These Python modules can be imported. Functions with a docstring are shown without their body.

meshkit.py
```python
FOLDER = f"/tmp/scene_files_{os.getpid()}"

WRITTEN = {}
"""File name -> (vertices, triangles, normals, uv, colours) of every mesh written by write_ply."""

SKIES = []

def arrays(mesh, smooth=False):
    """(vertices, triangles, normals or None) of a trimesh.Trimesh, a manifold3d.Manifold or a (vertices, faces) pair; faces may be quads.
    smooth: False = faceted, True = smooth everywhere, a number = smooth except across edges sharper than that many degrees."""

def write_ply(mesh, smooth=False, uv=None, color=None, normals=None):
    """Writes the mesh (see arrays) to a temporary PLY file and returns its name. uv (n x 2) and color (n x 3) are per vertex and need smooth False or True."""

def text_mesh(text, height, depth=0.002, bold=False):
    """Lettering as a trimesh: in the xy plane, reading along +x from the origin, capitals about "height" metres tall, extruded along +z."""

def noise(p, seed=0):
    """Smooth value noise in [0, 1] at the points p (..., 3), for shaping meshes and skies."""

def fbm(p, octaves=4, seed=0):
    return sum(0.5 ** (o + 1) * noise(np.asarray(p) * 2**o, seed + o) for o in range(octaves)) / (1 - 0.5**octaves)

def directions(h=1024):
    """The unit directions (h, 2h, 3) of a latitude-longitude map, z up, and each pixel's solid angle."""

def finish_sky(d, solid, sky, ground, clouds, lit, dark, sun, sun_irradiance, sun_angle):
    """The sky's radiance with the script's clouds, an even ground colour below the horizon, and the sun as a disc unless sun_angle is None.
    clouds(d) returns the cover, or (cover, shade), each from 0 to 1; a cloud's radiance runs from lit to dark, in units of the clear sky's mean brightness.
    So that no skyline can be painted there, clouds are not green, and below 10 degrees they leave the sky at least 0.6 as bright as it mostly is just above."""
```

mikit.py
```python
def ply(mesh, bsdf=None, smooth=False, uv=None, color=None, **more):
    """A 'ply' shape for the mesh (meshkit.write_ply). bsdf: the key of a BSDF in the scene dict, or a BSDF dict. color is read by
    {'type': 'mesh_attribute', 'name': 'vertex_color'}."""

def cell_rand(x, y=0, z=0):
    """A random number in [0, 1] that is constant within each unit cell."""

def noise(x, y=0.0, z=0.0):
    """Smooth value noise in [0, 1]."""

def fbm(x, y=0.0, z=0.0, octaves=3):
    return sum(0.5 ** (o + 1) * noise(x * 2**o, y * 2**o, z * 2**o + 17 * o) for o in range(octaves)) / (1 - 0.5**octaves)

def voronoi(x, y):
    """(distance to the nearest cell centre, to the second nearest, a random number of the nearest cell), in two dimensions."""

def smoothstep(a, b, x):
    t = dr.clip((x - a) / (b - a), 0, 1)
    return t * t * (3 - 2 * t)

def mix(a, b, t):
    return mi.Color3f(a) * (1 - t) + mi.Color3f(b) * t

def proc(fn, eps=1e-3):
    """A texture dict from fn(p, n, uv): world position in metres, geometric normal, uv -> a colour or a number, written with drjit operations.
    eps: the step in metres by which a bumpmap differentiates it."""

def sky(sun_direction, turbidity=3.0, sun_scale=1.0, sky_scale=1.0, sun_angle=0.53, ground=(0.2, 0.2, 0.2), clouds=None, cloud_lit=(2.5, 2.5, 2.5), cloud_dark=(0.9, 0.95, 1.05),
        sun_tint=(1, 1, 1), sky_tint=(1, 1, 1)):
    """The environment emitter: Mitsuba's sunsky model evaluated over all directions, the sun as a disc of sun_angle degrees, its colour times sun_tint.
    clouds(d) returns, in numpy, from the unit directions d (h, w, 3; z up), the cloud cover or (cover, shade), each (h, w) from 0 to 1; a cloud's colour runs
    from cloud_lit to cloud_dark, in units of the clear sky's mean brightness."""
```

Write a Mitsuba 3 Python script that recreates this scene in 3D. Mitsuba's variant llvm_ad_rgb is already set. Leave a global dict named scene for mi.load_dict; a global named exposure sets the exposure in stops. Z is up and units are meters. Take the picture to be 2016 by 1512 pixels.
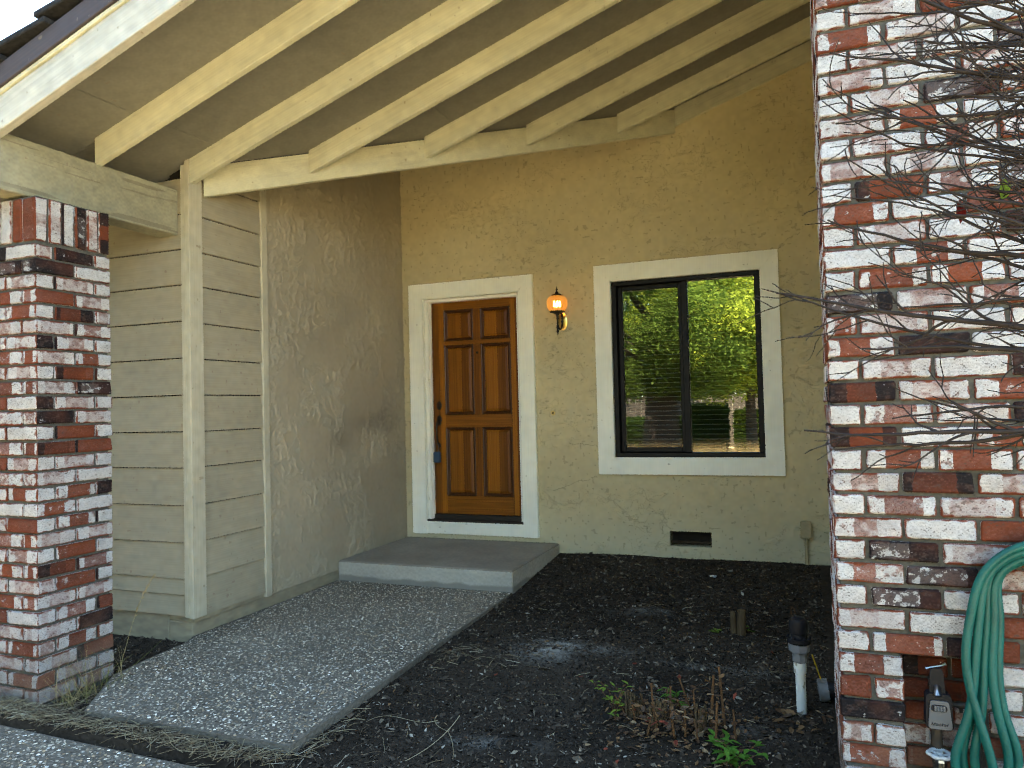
import math, random
import numpy as np
import drjit as dr
import mitsuba as mi
import mikit, meshkit
from mikit import ply, proc, noise, fbm, voronoi, cell_rand, smoothstep, mix
import trimesh

T = mi.ScalarTransform4f
scene, labels = {'type': 'scene'}, {}

# ------------------------------------------------------------------ camera, sky, exposure
CAM = np.array([3.6745, -6.5051, 1.4089])
FWD = np.array([-0.36276, 0.93139, 0.03031])
UPV = np.array([0.03430, -0.01916, 0.99923])
scene['camera'] = {'type': 'perspective', 'fov': 68.76, 'fov_axis': 'x', 'near_clip': 0.05, 'far_clip': 3000.0,
                   'to_world': T().look_at(origin=CAM.tolist(), target=(CAM + FWD).tolist(), up=UPV.tolist())}
scene['sky'] = mikit.sky([-0.18, 0.33, 0.93], turbidity=3.0, ground=(0.30, 0.25, 0.17), sun_tint=(1.0, 0.97, 0.90), sky_tint=(1.12, 1.06, 0.89))
exposure = 5.0

# ------------------------------------------------------------------ helpers
used = {}
def numbered(key):
    n = used.get(key, 0); used[key] = n + 1
    return key if n == 0 else '%s_%03d' % (key, n)
def obj(name, mesh, mat, parent=None, label=None, cat=None, group=None, kind=None, smooth=False, **kw):
    key = numbered(parent + '__' + name if parent else name)
    scene[key] = ply(mesh, mat, smooth=smooth, **kw) if not (isinstance(mesh, dict)) else mesh
    d = {}
    if label: d['label'] = label
    if cat: d['category'] = cat
    if group: d['group'] = group
    if kind: d['kind'] = kind
    if d: labels[key] = d
    return key
def thing(name, label, cat, group=None):
    key = numbered(name)
    labels[key] = {'label': label, 'category': cat}
    if group: labels[key]['group'] = group
    return key

class M:
    def __init__(s): s.v, s.f, s.n, s.c, s.uv = [], [], 0, [], []
    def add(s, v, f, color=None):
        v = np.asarray(v, float); f = np.asarray(f, int)
        if f.shape[1] == 4: f = np.vstack([f[:, [0, 1, 2]], f[:, [0, 2, 3]]])
        s.v.append(v); s.f.append(f + s.n); s.n += len(v)
        if color is not None: s.c.append(np.broadcast_to(np.asarray(color, float), (len(v), 3)))
        return s
    def tm(s, t): return s.add(np.array(t.vertices), np.array(t.faces))
    def get(s): return np.vstack(s.v), np.vstack(s.f)
    def col(s): return np.vstack(s.c)

def _box_template():
    idx, P = {}, []
    for sx in (-1, 1):
        for sy in (-1, 1):
            for sz in (-1, 1):
                for a in range(3):
                    idx[(sx, sy, sz, a)] = len(P); P.append((sx, sy, sz, a))
    F = []
    def face(q, out):
        F.append((q, np.array(out, float)))
    for a in range(3):
        b, c = (a + 1) % 3, (a + 2) % 3
        for s in (-1, 1):
            q = []
            for (u, w) in ((-1, -1), (1, -1), (1, 1), (-1, 1)):
                k = [0, 0, 0]; k[a] = s; k[b] = u; k[c] = w
                q.append(idx[(*k, a)])
            o = [0, 0, 0]; o[a] = s; face(q, o)
        for u in (-1, 1):
            for w in (-1, 1):
                k0 = [0, 0, 0]; k0[b] = u; k0[c] = w
                k1 = list(k0); k0[a] = -1; k1[a] = 1
                q = [idx[(*k0, b)], idx[(*k1, b)], idx[(*k1, c)], idx[(*k0, c)]]
                o = [0, 0, 0]; o[b] = u; o[c] = w; face(q, o)
    for sx in (-1, 1):
        for sy in (-1, 1):
            for sz in (-1, 1):
                face([idx[(sx, sy, sz, a)] for a in range(3)], (sx, sy, sz))
    S = np.array([p[:3] for p in P], float); A = np.array([p[3] for p in P])
    unit = S * np.where(np.arange(3)[None] == A[:, None], 1.0, 0.9)
    tris = []
    faces = []
    for q, o in F:
        p = unit[q]
        if np.dot(np.cross(p[1] - p[0], p[2] - p[0]), o) < 0: q = q[::-1]
        faces.append((q, o))
        tris.append([q[0], q[1], q[2]])
        if len(q) == 4: tris.append([q[0], q[2], q[3]])
    return S, A, np.array(tris), faces
BS, BA, BT, BF = _box_template()
def cbox(x0, x1, y0, y1, z0, z1, b=0.003, jit=0.0, rng=None):
    c = np.array([(x0 + x1) / 2, (y0 + y1) / 2, (z0 + z1) / 2]); h = np.array([x1 - x0, y1 - y0, z1 - z0]) / 2
    b = min(b, h.min() * 0.45)
    corner = np.tile(h, (24, 1))
    if jit and rng is not None:
        J = rng.normal(0, jit, (8, 3)); ci = np.repeat(np.arange(8), 3)
        off = J[ci]
    else: off = 0
    v = BS * np.where(np.arange(3)[None] == BA[:, None], h[None], h[None] - b)
    return v + off + c, BT
def bx(m, x0, x1, y0, y1, z0, z1, b=0.003): return m.add(*cbox(x0, x1, y0, y1, z0, z1, b))
def one(*a, **k):
    return cbox(*a, **k)

def tube(points, radii, sides=8, cap=True):
    p = np.asarray(points, float); r = np.broadcast_to(np.asarray(radii, float), (len(p),))
    t = np.gradient(p, axis=0); t /= np.linalg.norm(t, axis=1, keepdims=True) + 1e-12
    a = np.zeros_like(p)
    ref = np.array([0, 0, 1.0]) if abs(t[0, 2]) < 0.9 else np.array([1.0, 0, 0])
    a[0] = np.cross(t[0], ref); a[0] /= np.linalg.norm(a[0])
    for i in range(1, len(p)):
        w = a[i - 1] - t[i] * np.dot(a[i - 1], t[i]); n = np.linalg.norm(w)
        a[i] = w / n if n > 1e-6 else a[i - 1]
    b = np.cross(t, a); ang = np.arange(sides) * 2 * np.pi / sides
    v = p[:, None] + r[:, None, None] * (np.cos(ang)[None, :, None] * a[:, None] + np.sin(ang)[None, :, None] * b[:, None])
    v = v.reshape(-1, 3)
    i, j = np.meshgrid(np.arange(len(p) - 1), np.arange(sides), indexing='ij')
    q = np.stack([i * sides + j, i * sides + (j + 1) % sides, (i + 1) * sides + (j + 1) % sides, (i + 1) * sides + j], -1).reshape(-1, 4)
    f = np.vstack([q[:, [0, 1, 2]], q[:, [0, 2, 3]]])
    if cap:
        n0 = len(v); v = np.vstack([v, p[:1], p[-1:]]); k = np.arange(sides)
        f = np.vstack([f, np.stack([np.full(sides, n0), (k + 1) % sides, k], 1), np.stack([np.full(sides, n0 + 1), (len(p) - 1) * sides + k, (len(p) - 1) * sides + (k + 1) % sides], 1)])
    return v, f
def spline(pts, n=40):
    pts = np.asarray(pts, float)
    from scipy.interpolate import CubicSpline
    d = np.r_[0, np.cumsum(np.linalg.norm(np.diff(pts, axis=0), axis=1))]
    return CubicSpline(d, pts)(np.linspace(0, d[-1], n))
def lathe(profile, axis_pos, sides=24, rib=0.0, nrib=12):
    pr = np.asarray(profile, float); ang = np.arange(sides) * 2 * np.pi / sides
    r = pr[:, :1] * (1 + rib * np.cos(ang * nrib)[None])
    v = np.stack([r * np.cos(ang), r * np.sin(ang), np.repeat(pr[:, 1:2], sides, 1)], -1).reshape(-1, 3) + np.asarray(axis_pos)
    i, j = np.meshgrid(np.arange(len(pr) - 1), np.arange(sides), indexing='ij')
    q = np.stack([i * sides + j, i * sides + (j + 1) % sides, (i + 1) * sides + (j + 1) % sides, (i + 1) * sides + j], -1).reshape(-1, 4)
    return v, np.vstack([q[:, [0, 1, 2]], q[:, [0, 2, 3]]])
def extr_xz(poly, y0, y1):
    """polygon in x,z (counter-clockwise seen from -Y) extruded along y"""
    p = np.asarray(poly, float); n = len(p)
    import shapely.geometry as sg
    t = trimesh.creation.extrude_polygon(sg.Polygon(p), y1 - y0, engine='earcut')
    v = np.array(t.vertices); v = np.stack([v[:, 0], y0 + v[:, 2], v[:, 1]], 1)
    return v, np.array(t.faces)[:, ::-1]
def grid(x0, x1, nx, z0, z1, nz, fn):
    a, b = np.meshgrid(np.linspace(x0, x1, nx), np.linspace(z0, z1, nz), indexing='ij')
    v = fn(a.ravel(), b.ravel())
    i, j = np.meshgrid(np.arange(nx - 1), np.arange(nz - 1), indexing='ij')
    q = np.stack([i * nz + j, (i + 1) * nz + j, (i + 1) * nz + j + 1, i * nz + j + 1], -1).reshape(-1, 4)
    return v, q

# ------------------------------------------------------------------ materials
def C(r, g=None, b=None): return mi.Color3f(r, g, b) if g is not None else mi.Color3f(r)
def mat(key, color, rough=0.85, spec=0.3, bump=None, bscale=1.0, eps=1e-3, metallic=0.0, two=True, **kw):
    d = {'type': 'principled', 'roughness': rough, 'specular': spec, **kw}
    if metallic: d['metallic'] = metallic
    d['base_color'] = proc(color) if callable(color) else {'type': 'rgb', 'value': list(color)} if not isinstance(color, dict) else color
    if bump is not None: d = {'type': 'bumpmap', 'arbitrary': {**proc(bump, eps)}, 'bsdf': d, 'scale': bscale}
    scene[key] = {'type': 'twosided', 'bsdf': d} if two else d

# --- brick: uv carries (brick number + position along, kind + position up)
def brick_parts(p, n, uv):
    idn = dr.floor(uv.x); s = (uv.x - idn - 0.1) / 0.8
    code = dr.floor(uv.y); r = (uv.y - code - 0.1) / 0.8
    cls = dr.floor(code / 8.0); t = code - 8.0 * cls
    L = dr.select(cls < 0.5, 0.211, dr.select(cls < 1.5, 0.1, 0.066)); H = dr.select(cls < 1.5, 0.0665, 0.218)
    x = s * L; y = r * H
    ed = dr.minimum(dr.minimum(x, L - x), dr.minimum(y, H - y))
    return idn, s, r, cls, t, x, y, ed
def brick_color(p, n, uv):
    idn, s, r, cls, t, x, y, ed = brick_parts(p, n, uv)
    R = lambda k: cell_rand(idn, k, 7)
    o = R(40) * 50.0
    n1 = fbm(p.x * 45 + o, p.y * 45, p.z * 45 + o, 3)
    n2 = fbm(p.x * 170 + o, p.y * 170, p.z * 170, 2)
    n3 = noise(p.x * 14 + o, p.y * 14, p.z * 14)
    a = dr.select(cls > 1.5, r, s) + (n1 - 0.5) * 0.05
    b1 = 0.12 + 0.22 * R(1); b2 = 0.58 + 0.30 * R(2)
    g0 = a < b1; g2 = a > b2
    def seg(w0, w1, w2): return dr.select(g0, w0, dr.select(g2, w2, w1))
    def pick(vals):
        v = mi.Float(vals[-1])
        for k in range(len(vals) - 2, -1, -1): v = dr.select(t < k + 0.5, vals[k], v)
        return v
    # cover of the old lime paint by kind: white, pink, red, black, banded, dark banded, flaked white, black with flakes
    w0 = pick([0.93, 0.80, 0.22, 0.14, 0.74, 0.12, 0.66, 0.36])
    w1 = pick([0.93, 0.60, 0.14, 0.10, 0.26, 0.10, 0.52, 0.44])
    w2 = pick([0.90, 0.78, 0.16, 0.18, 0.78, 0.20, 0.74, 0.16])
    w = seg(w0 + (R(3) - 0.5) * 0.24, w1 + (R(4) - 0.5) * 0.16, w2 + (R(5) - 0.5) * 0.24)
    dark = dr.select((t > 2.5) & (t < 3.5), 0.92, dr.select(t > 6.5, 0.95, dr.select((t > 4.5) & (t < 5.5), seg(mi.Float(0.9), mi.Float(0.35), dr.select(R(6) > 0.5, 0.95, 0.15)), dr.select(t < 1.5, 0.08, 0.05))))
    red = mix((0.175, 0.042, 0.016), (0.10, 0.028, 0.016), dr.clip(R(7) * 0.8 + n3 * 0.5 - 0.1, 0, 1))
    red = mix(red, mi.Color3f(0.27, 0.085, 0.032), smoothstep(0.62, 0.8, n2) * 0.5)
    blk = mix((0.011, 0.009, 0.010), (0.036, 0.020, 0.017), smoothstep(0.5, 0.78, n1))
    base = mix(red, blk, dr.clip(dark + (n3 - 0.5) * 0.35 * dr.select(dark > 0.3, 1.0, 0.2), 0, 1))
    base = base * (0.75 + 0.5 * n2)
    # wash: thin wash veils, thick paint flakes
    ew = 0.0018 + 0.0050 * smoothstep(0.35, 0.75, noise(p.x * 42 + o, p.y * 42, p.z * 42))
    edge = dr.exp(-dr.square(ed / ew)) * 0.70 + dr.exp(-ed / 0.012) * 0.14
    q = n1 * 0.62 + n2 * 0.38
    q = 0.5 + (q - 0.5) * 1.55
    cov = smoothstep(-0.055, 0.055, w - edge - q + (n3 - 0.5) * 0.16)
    thin = dr.clip(w * 1.1 - edge * 1.4 + (n2 - 0.5) * 0.9, 0, 1)
    wash = mix((0.30, 0.235, 0.225), (0.36, 0.29, 0.28), n2)
    pinkish = mix(base, wash, thin * dr.select(w > 0.3, dr.select(dark > 0.3, 0.35, 0.9), dr.select(dark > 0.3, 0.06, 0.28)))
    white = mix((0.49, 0.48, 0.475), (0.36, 0.348, 0.348), n3)
    white = white * (0.50 + 0.95 * n2)
    isp = dr.select((t > 0.5) & (t < 1.5), seg(mi.Float(0.85), mi.Float(0.5), mi.Float(0.8)), 0.93)
    col = mix(pinkish, white, cov * isp * dr.select(w > 0.55, 1.0, 0.9))
    dirt = smoothstep(0.58, 0.70, n1 * 0.35 + n2 * 0.65)
    col = mix(col, mi.Color3f(0.05, 0.04, 0.035), dirt * 0.7)
    low = smoothstep(0.35, -0.02, p.z + (n3 - 0.5) * 0.25)
    return mix(col, mi.Color3f(0.16, 0.115, 0.085) * (0.7 + 0.6 * n2), low * 0.55)
def brick_bump(p, n, uv):
    return fbm(p.x * 75, p.y * 75, p.z * 75, 2) * 0.0032 + noise(p.x * 260, p.y * 260, p.z * 260) * 0.0012 + noise(p.x * 24, p.y * 24, p.z * 24) * 0.004
mat('m_brick', brick_color, 0.92, 0.15, brick_bump)
def mortar_color(p, n, uv):
    q = fbm(p.x * 90, p.y * 90, p.z * 90, 2); g = noise(p.x * 9, p.y * 9, p.z * 9)
    return mix((0.052, 0.050, 0.043), (0.105, 0.101, 0.088), q) * (0.8 + 0.4 * g)
mat('m_mortar', mortar_color, 0.95, 0.1, lambda p, n, uv: noise(p.x * 220, p.y * 220, p.z * 220) * 0.002 + noise(p.x * 60, p.y * 60, p.z * 60) * 0.004)

# --- painted wood and trim
def paint(cr, cg, cb, grain=None, dirt=0.15):
    def fn(p, n, uv):
        a, b, c = (p.x, p.y, p.z)
        big = noise(a * 2.3, b * 2.3, c * 2.3); mid = fbm(a * 17, b * 17, c * 17, 2)
        if grain == 'h': fine = fbm(a * 6, b * 6, c * 160, 2)
        elif grain == 'v': fine = fbm(a * 150, b * 150, c * 5, 2)
        elif grain == 'r': fine = fbm((a * 0.949 + c * 0.316) * 5, b * 150, (c * 0.949 - a * 0.316) * 150, 2)
        else: fine = noise(a * 80, b * 80, c * 80)
        k = 1.0 + dirt * ((big - 0.5) * 0.7 + (mid - 0.5) * 0.9 + (fine - 0.5) * 0.7)
        col = mi.Color3f(cr, cg, cb) * k
        chip = smoothstep(0.80, 0.86, fbm(a * 40, b * 40, c * 26, 2))
        return mix(col, mi.Color3f(0.20, 0.15, 0.10), chip * 0.5)
    if grain in ('r', 'y'):
        def cracked(p, n, uv):
            c0 = fn(p, n, uv); a = (p.x * 0.949 + p.z * 0.316) if grain == 'r' else p.y; b = (p.z * 0.949 - p.x * 0.316) if grain == 'r' else p.z
            ck = smoothstep(0.68, 0.74, noise(a * 2.6, b * 95, p.y * 4.0 if grain == 'r' else 3.0)) * smoothstep(0.52, 0.66, noise(a * 0.9, b * 17, 5.0)); kn = dr.exp(-dr.square((voronoi(a * 1.3, b * 7.0)[0] - 0.06) / 0.035)) * smoothstep(0.5, 0.6, noise(a * 1.1, 3.0, 2.0))
            return mix(c0, mi.Color3f(0.13, 0.10, 0.06), dr.clip(ck * (0.10 if grain == 'r' else 0.45) + kn * 0.12, 0, 1))
        return cracked
    return fn
def grain_bump(kind, amp=0.0016):
    def fn(p, n, uv):
        a, b, c = (p.x, p.y, p.z)
        if kind == 'h': f = fbm(a * 7, b * 7, c * 190, 2)
        elif kind == 'v': f = fbm(a * 180, b * 180, c * 6, 2)
        elif kind == 'y': f = fbm(a * 120, b * 6, c * 120, 2)
        else: f = fbm((a * 0.949 + c * 0.316) * 6, b * 170, (c * 0.949 - a * 0.316) * 170, 2)
        return f * amp
    return fn
mat('m_siding', paint(0.315, 0.277, 0.196, 'h', 0.28), 0.7, 0.3, grain_bump('h'))
mat('m_trim_v', paint(0.42, 0.385, 0.285, 'v', 0.28), 0.65, 0.3, grain_bump('v'))
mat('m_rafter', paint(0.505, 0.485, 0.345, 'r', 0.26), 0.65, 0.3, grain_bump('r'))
mat('m_barge', paint(0.42, 0.405, 0.35, 'r', 0.4), 0.65, 0.3, grain_bump('r', 0.0026))
mat('m_beam', paint(0.285, 0.268, 0.185, 'y', 0.32), 0.7, 0.3, grain_bump('y', 0.003))
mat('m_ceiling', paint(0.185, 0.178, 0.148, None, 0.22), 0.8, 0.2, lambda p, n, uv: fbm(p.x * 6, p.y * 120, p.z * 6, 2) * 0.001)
mat('m_casing', paint(0.85, 0.84, 0.73, 'v', 0.12), 0.5, 0.4, grain_bump('v', 0.0007))
mat('m_jamb', paint(0.76, 0.74, 0.66, 'v', 0.14), 0.5, 0.4)
mat('m_fascia', paint(0.055, 0.042, 0.045, 'r', 0.4), 0.6, 0.3)
mat('m_tile', lambda p, n, uv: mix((0.012, 0.013, 0.016), (0.04, 0.04, 0.043), fbm(p.x * 60, p.y * 60, p.z * 60, 2)), 0.95, 0.1, lambda p, n, uv: noise(p.x * 150, p.y * 150, p.z * 150) * 0.003)

# --- stucco: trowelled skips; h is a coordinate along the wall
def trowel(h, z, s, ax, az, seed):
    wx = fbm(h * 7 + seed, z * 7, 3.3, 2) - 0.5; wz = fbm(h * 7 + 31 + seed, z * 7, 9.1, 2) - 0.5
    return fbm(h * ax * s + wx * 3.0 + seed, z * az * s + wz * 3.0, seed, 3)
def nnoise(x, y, z): return meshkit.noise(np.stack(np.broadcast_arrays(x, y, z), -1) + 1000000.0)
def nfbm(x, y, z, octaves=3): return sum(0.5 ** (o + 1) * nnoise(x * 2 ** o, y * 2 ** o, z * 2 ** o + 17 * o) for o in range(octaves)) / (1 - 0.5 ** octaves)
def ntrowel(h, z, s, ax, az, seed):     # the same field for the mesh
    wx = nfbm(h * 7 + seed, z * 7, 3.3, 2) - 0.5; wz = nfbm(h * 7 + 31 + seed, z * 7, 9.1, 2) - 0.5
    return nfbm(h * ax * s + wx * 3.0 + seed, z * az * s + wz * 3.0, seed, 3)
def sstep(a, b, x): t = np.clip((x - a) / (b - a), 0, 1); return t * t * (3 - 2 * t)
CRACKS = [[(1.965, 0.80), (1.86, 0.74), (1.74, 0.72), (1.60, 0.66), (1.52, 0.645)], [(1.38, 2.63), (1.47, 2.69), (1.53, 2.705), (1.60, 2.76)], [(3.52, 2.65), (3.60, 2.73), (3.68, 2.76), (3.73, 2.83)],
          [(1.965, 1.03), (1.86, 1.06), (1.74, 1.055), (1.68, 1.07)], [(3.60, 1.55), (3.66, 1.42), (3.70, 1.28), (3.64, 1.15)], [(2.6, 0.79), (2.63, 0.70), (2.62, 0.62)], [(3.25, 3.6), (3.28, 3.4), (3.36, 3.25), (3.36, 3.1)]]
def crack_dist(h, z):
    d = mi.Float(1.0)
    wob = (noise(h * 40, z * 40, 2.0) - 0.5) * 0.022
    for pl in CRACKS:
        for (a, b), (c, e) in zip(pl[:-1], pl[1:]):
            vx, vz = c - a, e - b; l2 = vx * vx + vz * vz
            t = dr.clip(((h - a) * vx + (z - b) * vz) / l2, 0, 1)
            d = dr.minimum(d, dr.sqrt(dr.square(h - a - t * vx) + dr.square(z + wob - b - t * vz)))
    return d
def stucco_entry(p, n, uv):
    f = trowel(p.x, p.z, 8.0, 1.0, 1.8, 4.0); msk = smoothstep(0.40, 0.58, noise(p.x * 2.6 + 5, p.z * 3.4, 1.0))
    g = trowel(p.x, p.z, 15.0, 1.0, 1.6, 21.0)
    lines = (dr.exp(-dr.square((f - 0.52) / 0.013)) + 0.8 * dr.exp(-dr.square((g - 0.47) / 0.018))) * msk
    lines = dr.minimum(lines, 1.0) * smoothstep(0.36, 0.5, noise(p.x * 11, p.z * 14, 8.0))
    cr = dr.exp(-dr.square(crack_dist(p.x, p.z) / 0.0028))
    big = noise(p.x * 1.4, p.z * 1.4, 4.0)
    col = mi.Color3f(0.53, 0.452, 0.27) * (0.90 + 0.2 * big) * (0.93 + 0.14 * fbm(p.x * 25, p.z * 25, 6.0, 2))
    spot = smoothstep(0.86, 0.9, noise(p.x * 38, p.z * 38, 12.0))
    low_lit = smoothstep(0.55, 0.10, p.z + (big - 0.5) * 0.35)  # brighter light on the wall foot, painted in as a paler tone
    col = mix(col, mi.Color3f(0.56, 0.51, 0.35), low_lit * 0.6)
    return mix(col, mi.Color3f(0.075, 0.05, 0.028), dr.clip(lines * 0.24 + cr * 0.55 + spot * 0.25, 0, 1))
def stucco_entry_bump(p, n, uv): return fbm(p.x * 30, p.z * 30, 7.0, 2) * 0.002
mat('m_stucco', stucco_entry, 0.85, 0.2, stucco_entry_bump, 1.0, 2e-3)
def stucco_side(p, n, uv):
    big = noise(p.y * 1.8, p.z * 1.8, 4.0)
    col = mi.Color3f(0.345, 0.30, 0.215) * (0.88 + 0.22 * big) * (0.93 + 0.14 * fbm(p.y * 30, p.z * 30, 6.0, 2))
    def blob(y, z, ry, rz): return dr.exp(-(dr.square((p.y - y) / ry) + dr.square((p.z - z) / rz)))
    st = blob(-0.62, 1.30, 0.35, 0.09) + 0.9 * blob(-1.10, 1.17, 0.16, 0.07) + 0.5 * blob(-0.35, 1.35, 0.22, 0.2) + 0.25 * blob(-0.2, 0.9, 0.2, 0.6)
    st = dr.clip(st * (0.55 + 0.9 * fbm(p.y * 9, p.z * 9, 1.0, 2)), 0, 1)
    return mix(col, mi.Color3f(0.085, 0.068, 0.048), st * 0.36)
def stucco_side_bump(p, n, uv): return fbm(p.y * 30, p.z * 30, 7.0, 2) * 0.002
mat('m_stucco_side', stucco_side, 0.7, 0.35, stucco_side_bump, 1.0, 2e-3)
mat('m_foundation', lambda p, n, uv: mix((0.20, 0.175, 0.125), (0.34, 0.295, 0.20), fbm(p.x * 14 + p.y * 14, p.y * 9, p.z * 30, 3)), 0.9, 0.2, lambda p, n, uv: fbm(p.x * 40, p.y * 40, p.z * 40, 3) * 0.012)

# --- concrete
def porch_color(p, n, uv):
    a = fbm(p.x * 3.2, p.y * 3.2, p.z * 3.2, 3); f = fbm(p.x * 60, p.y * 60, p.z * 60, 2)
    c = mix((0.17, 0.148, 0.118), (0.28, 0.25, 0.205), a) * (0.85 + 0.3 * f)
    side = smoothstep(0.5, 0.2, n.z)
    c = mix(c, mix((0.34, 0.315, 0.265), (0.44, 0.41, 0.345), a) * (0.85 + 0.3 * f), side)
    wet = smoothstep(0.052, 0.028, p.z + (noise(p.x * 9, p.y * 9) - 0.5) * 0.03) * side
    c = mix(c, mi.Color3f(0.19, 0.175, 0.15), wet * 0.8)
    ring = dr.exp(-dr.square((dr.sqrt(dr.square(p.x - 1.14) + dr.square(p.y + 0.80)) - 0.13) / 0.012)) * (1 - side)
    return mix(c, mi.Color3f(0.22, 0.20, 0.165), ring * 0.35)
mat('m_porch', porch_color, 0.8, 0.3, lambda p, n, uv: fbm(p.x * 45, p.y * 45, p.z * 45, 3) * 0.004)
mat('m_matrix', lambda p, n, uv: mix((0.06, 0.052, 0.042), (0.18, 0.156, 0.124), fbm(p.x * 70, p.y * 70, p.z * 70, 3)) * (0.7 + 0.6 * noise(p.x * 2.2, p.y * 2.2)), 0.9, 0.2, lambda p, n, uv: fbm(p.x * 130, p.y * 130, p.z * 130, 2) * 0.004)
VC = {'type': 'mesh_attribute', 'name': 'vertex_color'}
mat('m_pebble', VC, 0.6, 0.35)
mat('m_litter', VC, 0.85, 0.2)

# --- soil
def soil_color(p, n, uv):
    a = fbm(p.x * 2.0, p.y * 2.0, 1.0, 3); f = fbm(p.x * 80, p.y * 80, p.z * 80, 2); m_ = fbm(p.x * 13, p.y * 13, 4.0, 2)
    c = mix((0.015, 0.0115, 0.0085), (0.055, 0.042, 0.031), a) * (0.55 + 0.9 * f)
    def blob(x, y, rx, ry): return dr.exp(-(dr.square((p.x - x) / rx) + dr.square((p.y - y) / ry)))
    ash = blob(2.26, -2.36, 0.17, 0.16) + 0.5 * blob(2.52, -2.28, 0.16, 0.06) + 0.28 * blob(2.65, -1.45, 0.26, 0.07) + 0.28 * blob(2.35, -3.55, 0.22, 0.06) + 0.3 * blob(3.2, -2.35, 0.30, 0.07) + 0.2 * blob(3.35, -3.1, 0.2, 0.08)
    ash = dr.clip(ash * smoothstep(0.25, 0.75, m_ * 0.6 + f * 0.4) * 1.35, 0, 1)
    return mix(c, mi.Color3f(0.27, 0.255, 0.23) * (0.7 + 0.6 * f), ash)
mat('m_soil', soil_color, 0.95, 0.1, lambda p, n, uv: fbm(p.x * 60, p.y * 60, p.z * 60, 3) * 0.02)
def lawn_color(p, n, uv):
    a = fbm(p.x * 0.6, p.y * 0.6, 1.0, 3); f = fbm(p.x * 12, p.y * 12, 2.0, 2)
    return mix((0.20, 0.18, 0.105), (0.29, 0.26, 0.165), a) * (0.6 + 0.8 * f)
mat('m_lawn', lawn_color, 0.95, 0.1)
mat('m_drive', lambda p, n, uv: mix((0.10, 0.096, 0.085), (0.14, 0.135, 0.12), fbm(p.x * 1.5, p.y * 1.5, 1.0, 3)) * (0.9 + 0.2 * fbm(p.x * 60, p.y * 60, 3.0, 2)), 0.9, 0.2)

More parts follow.
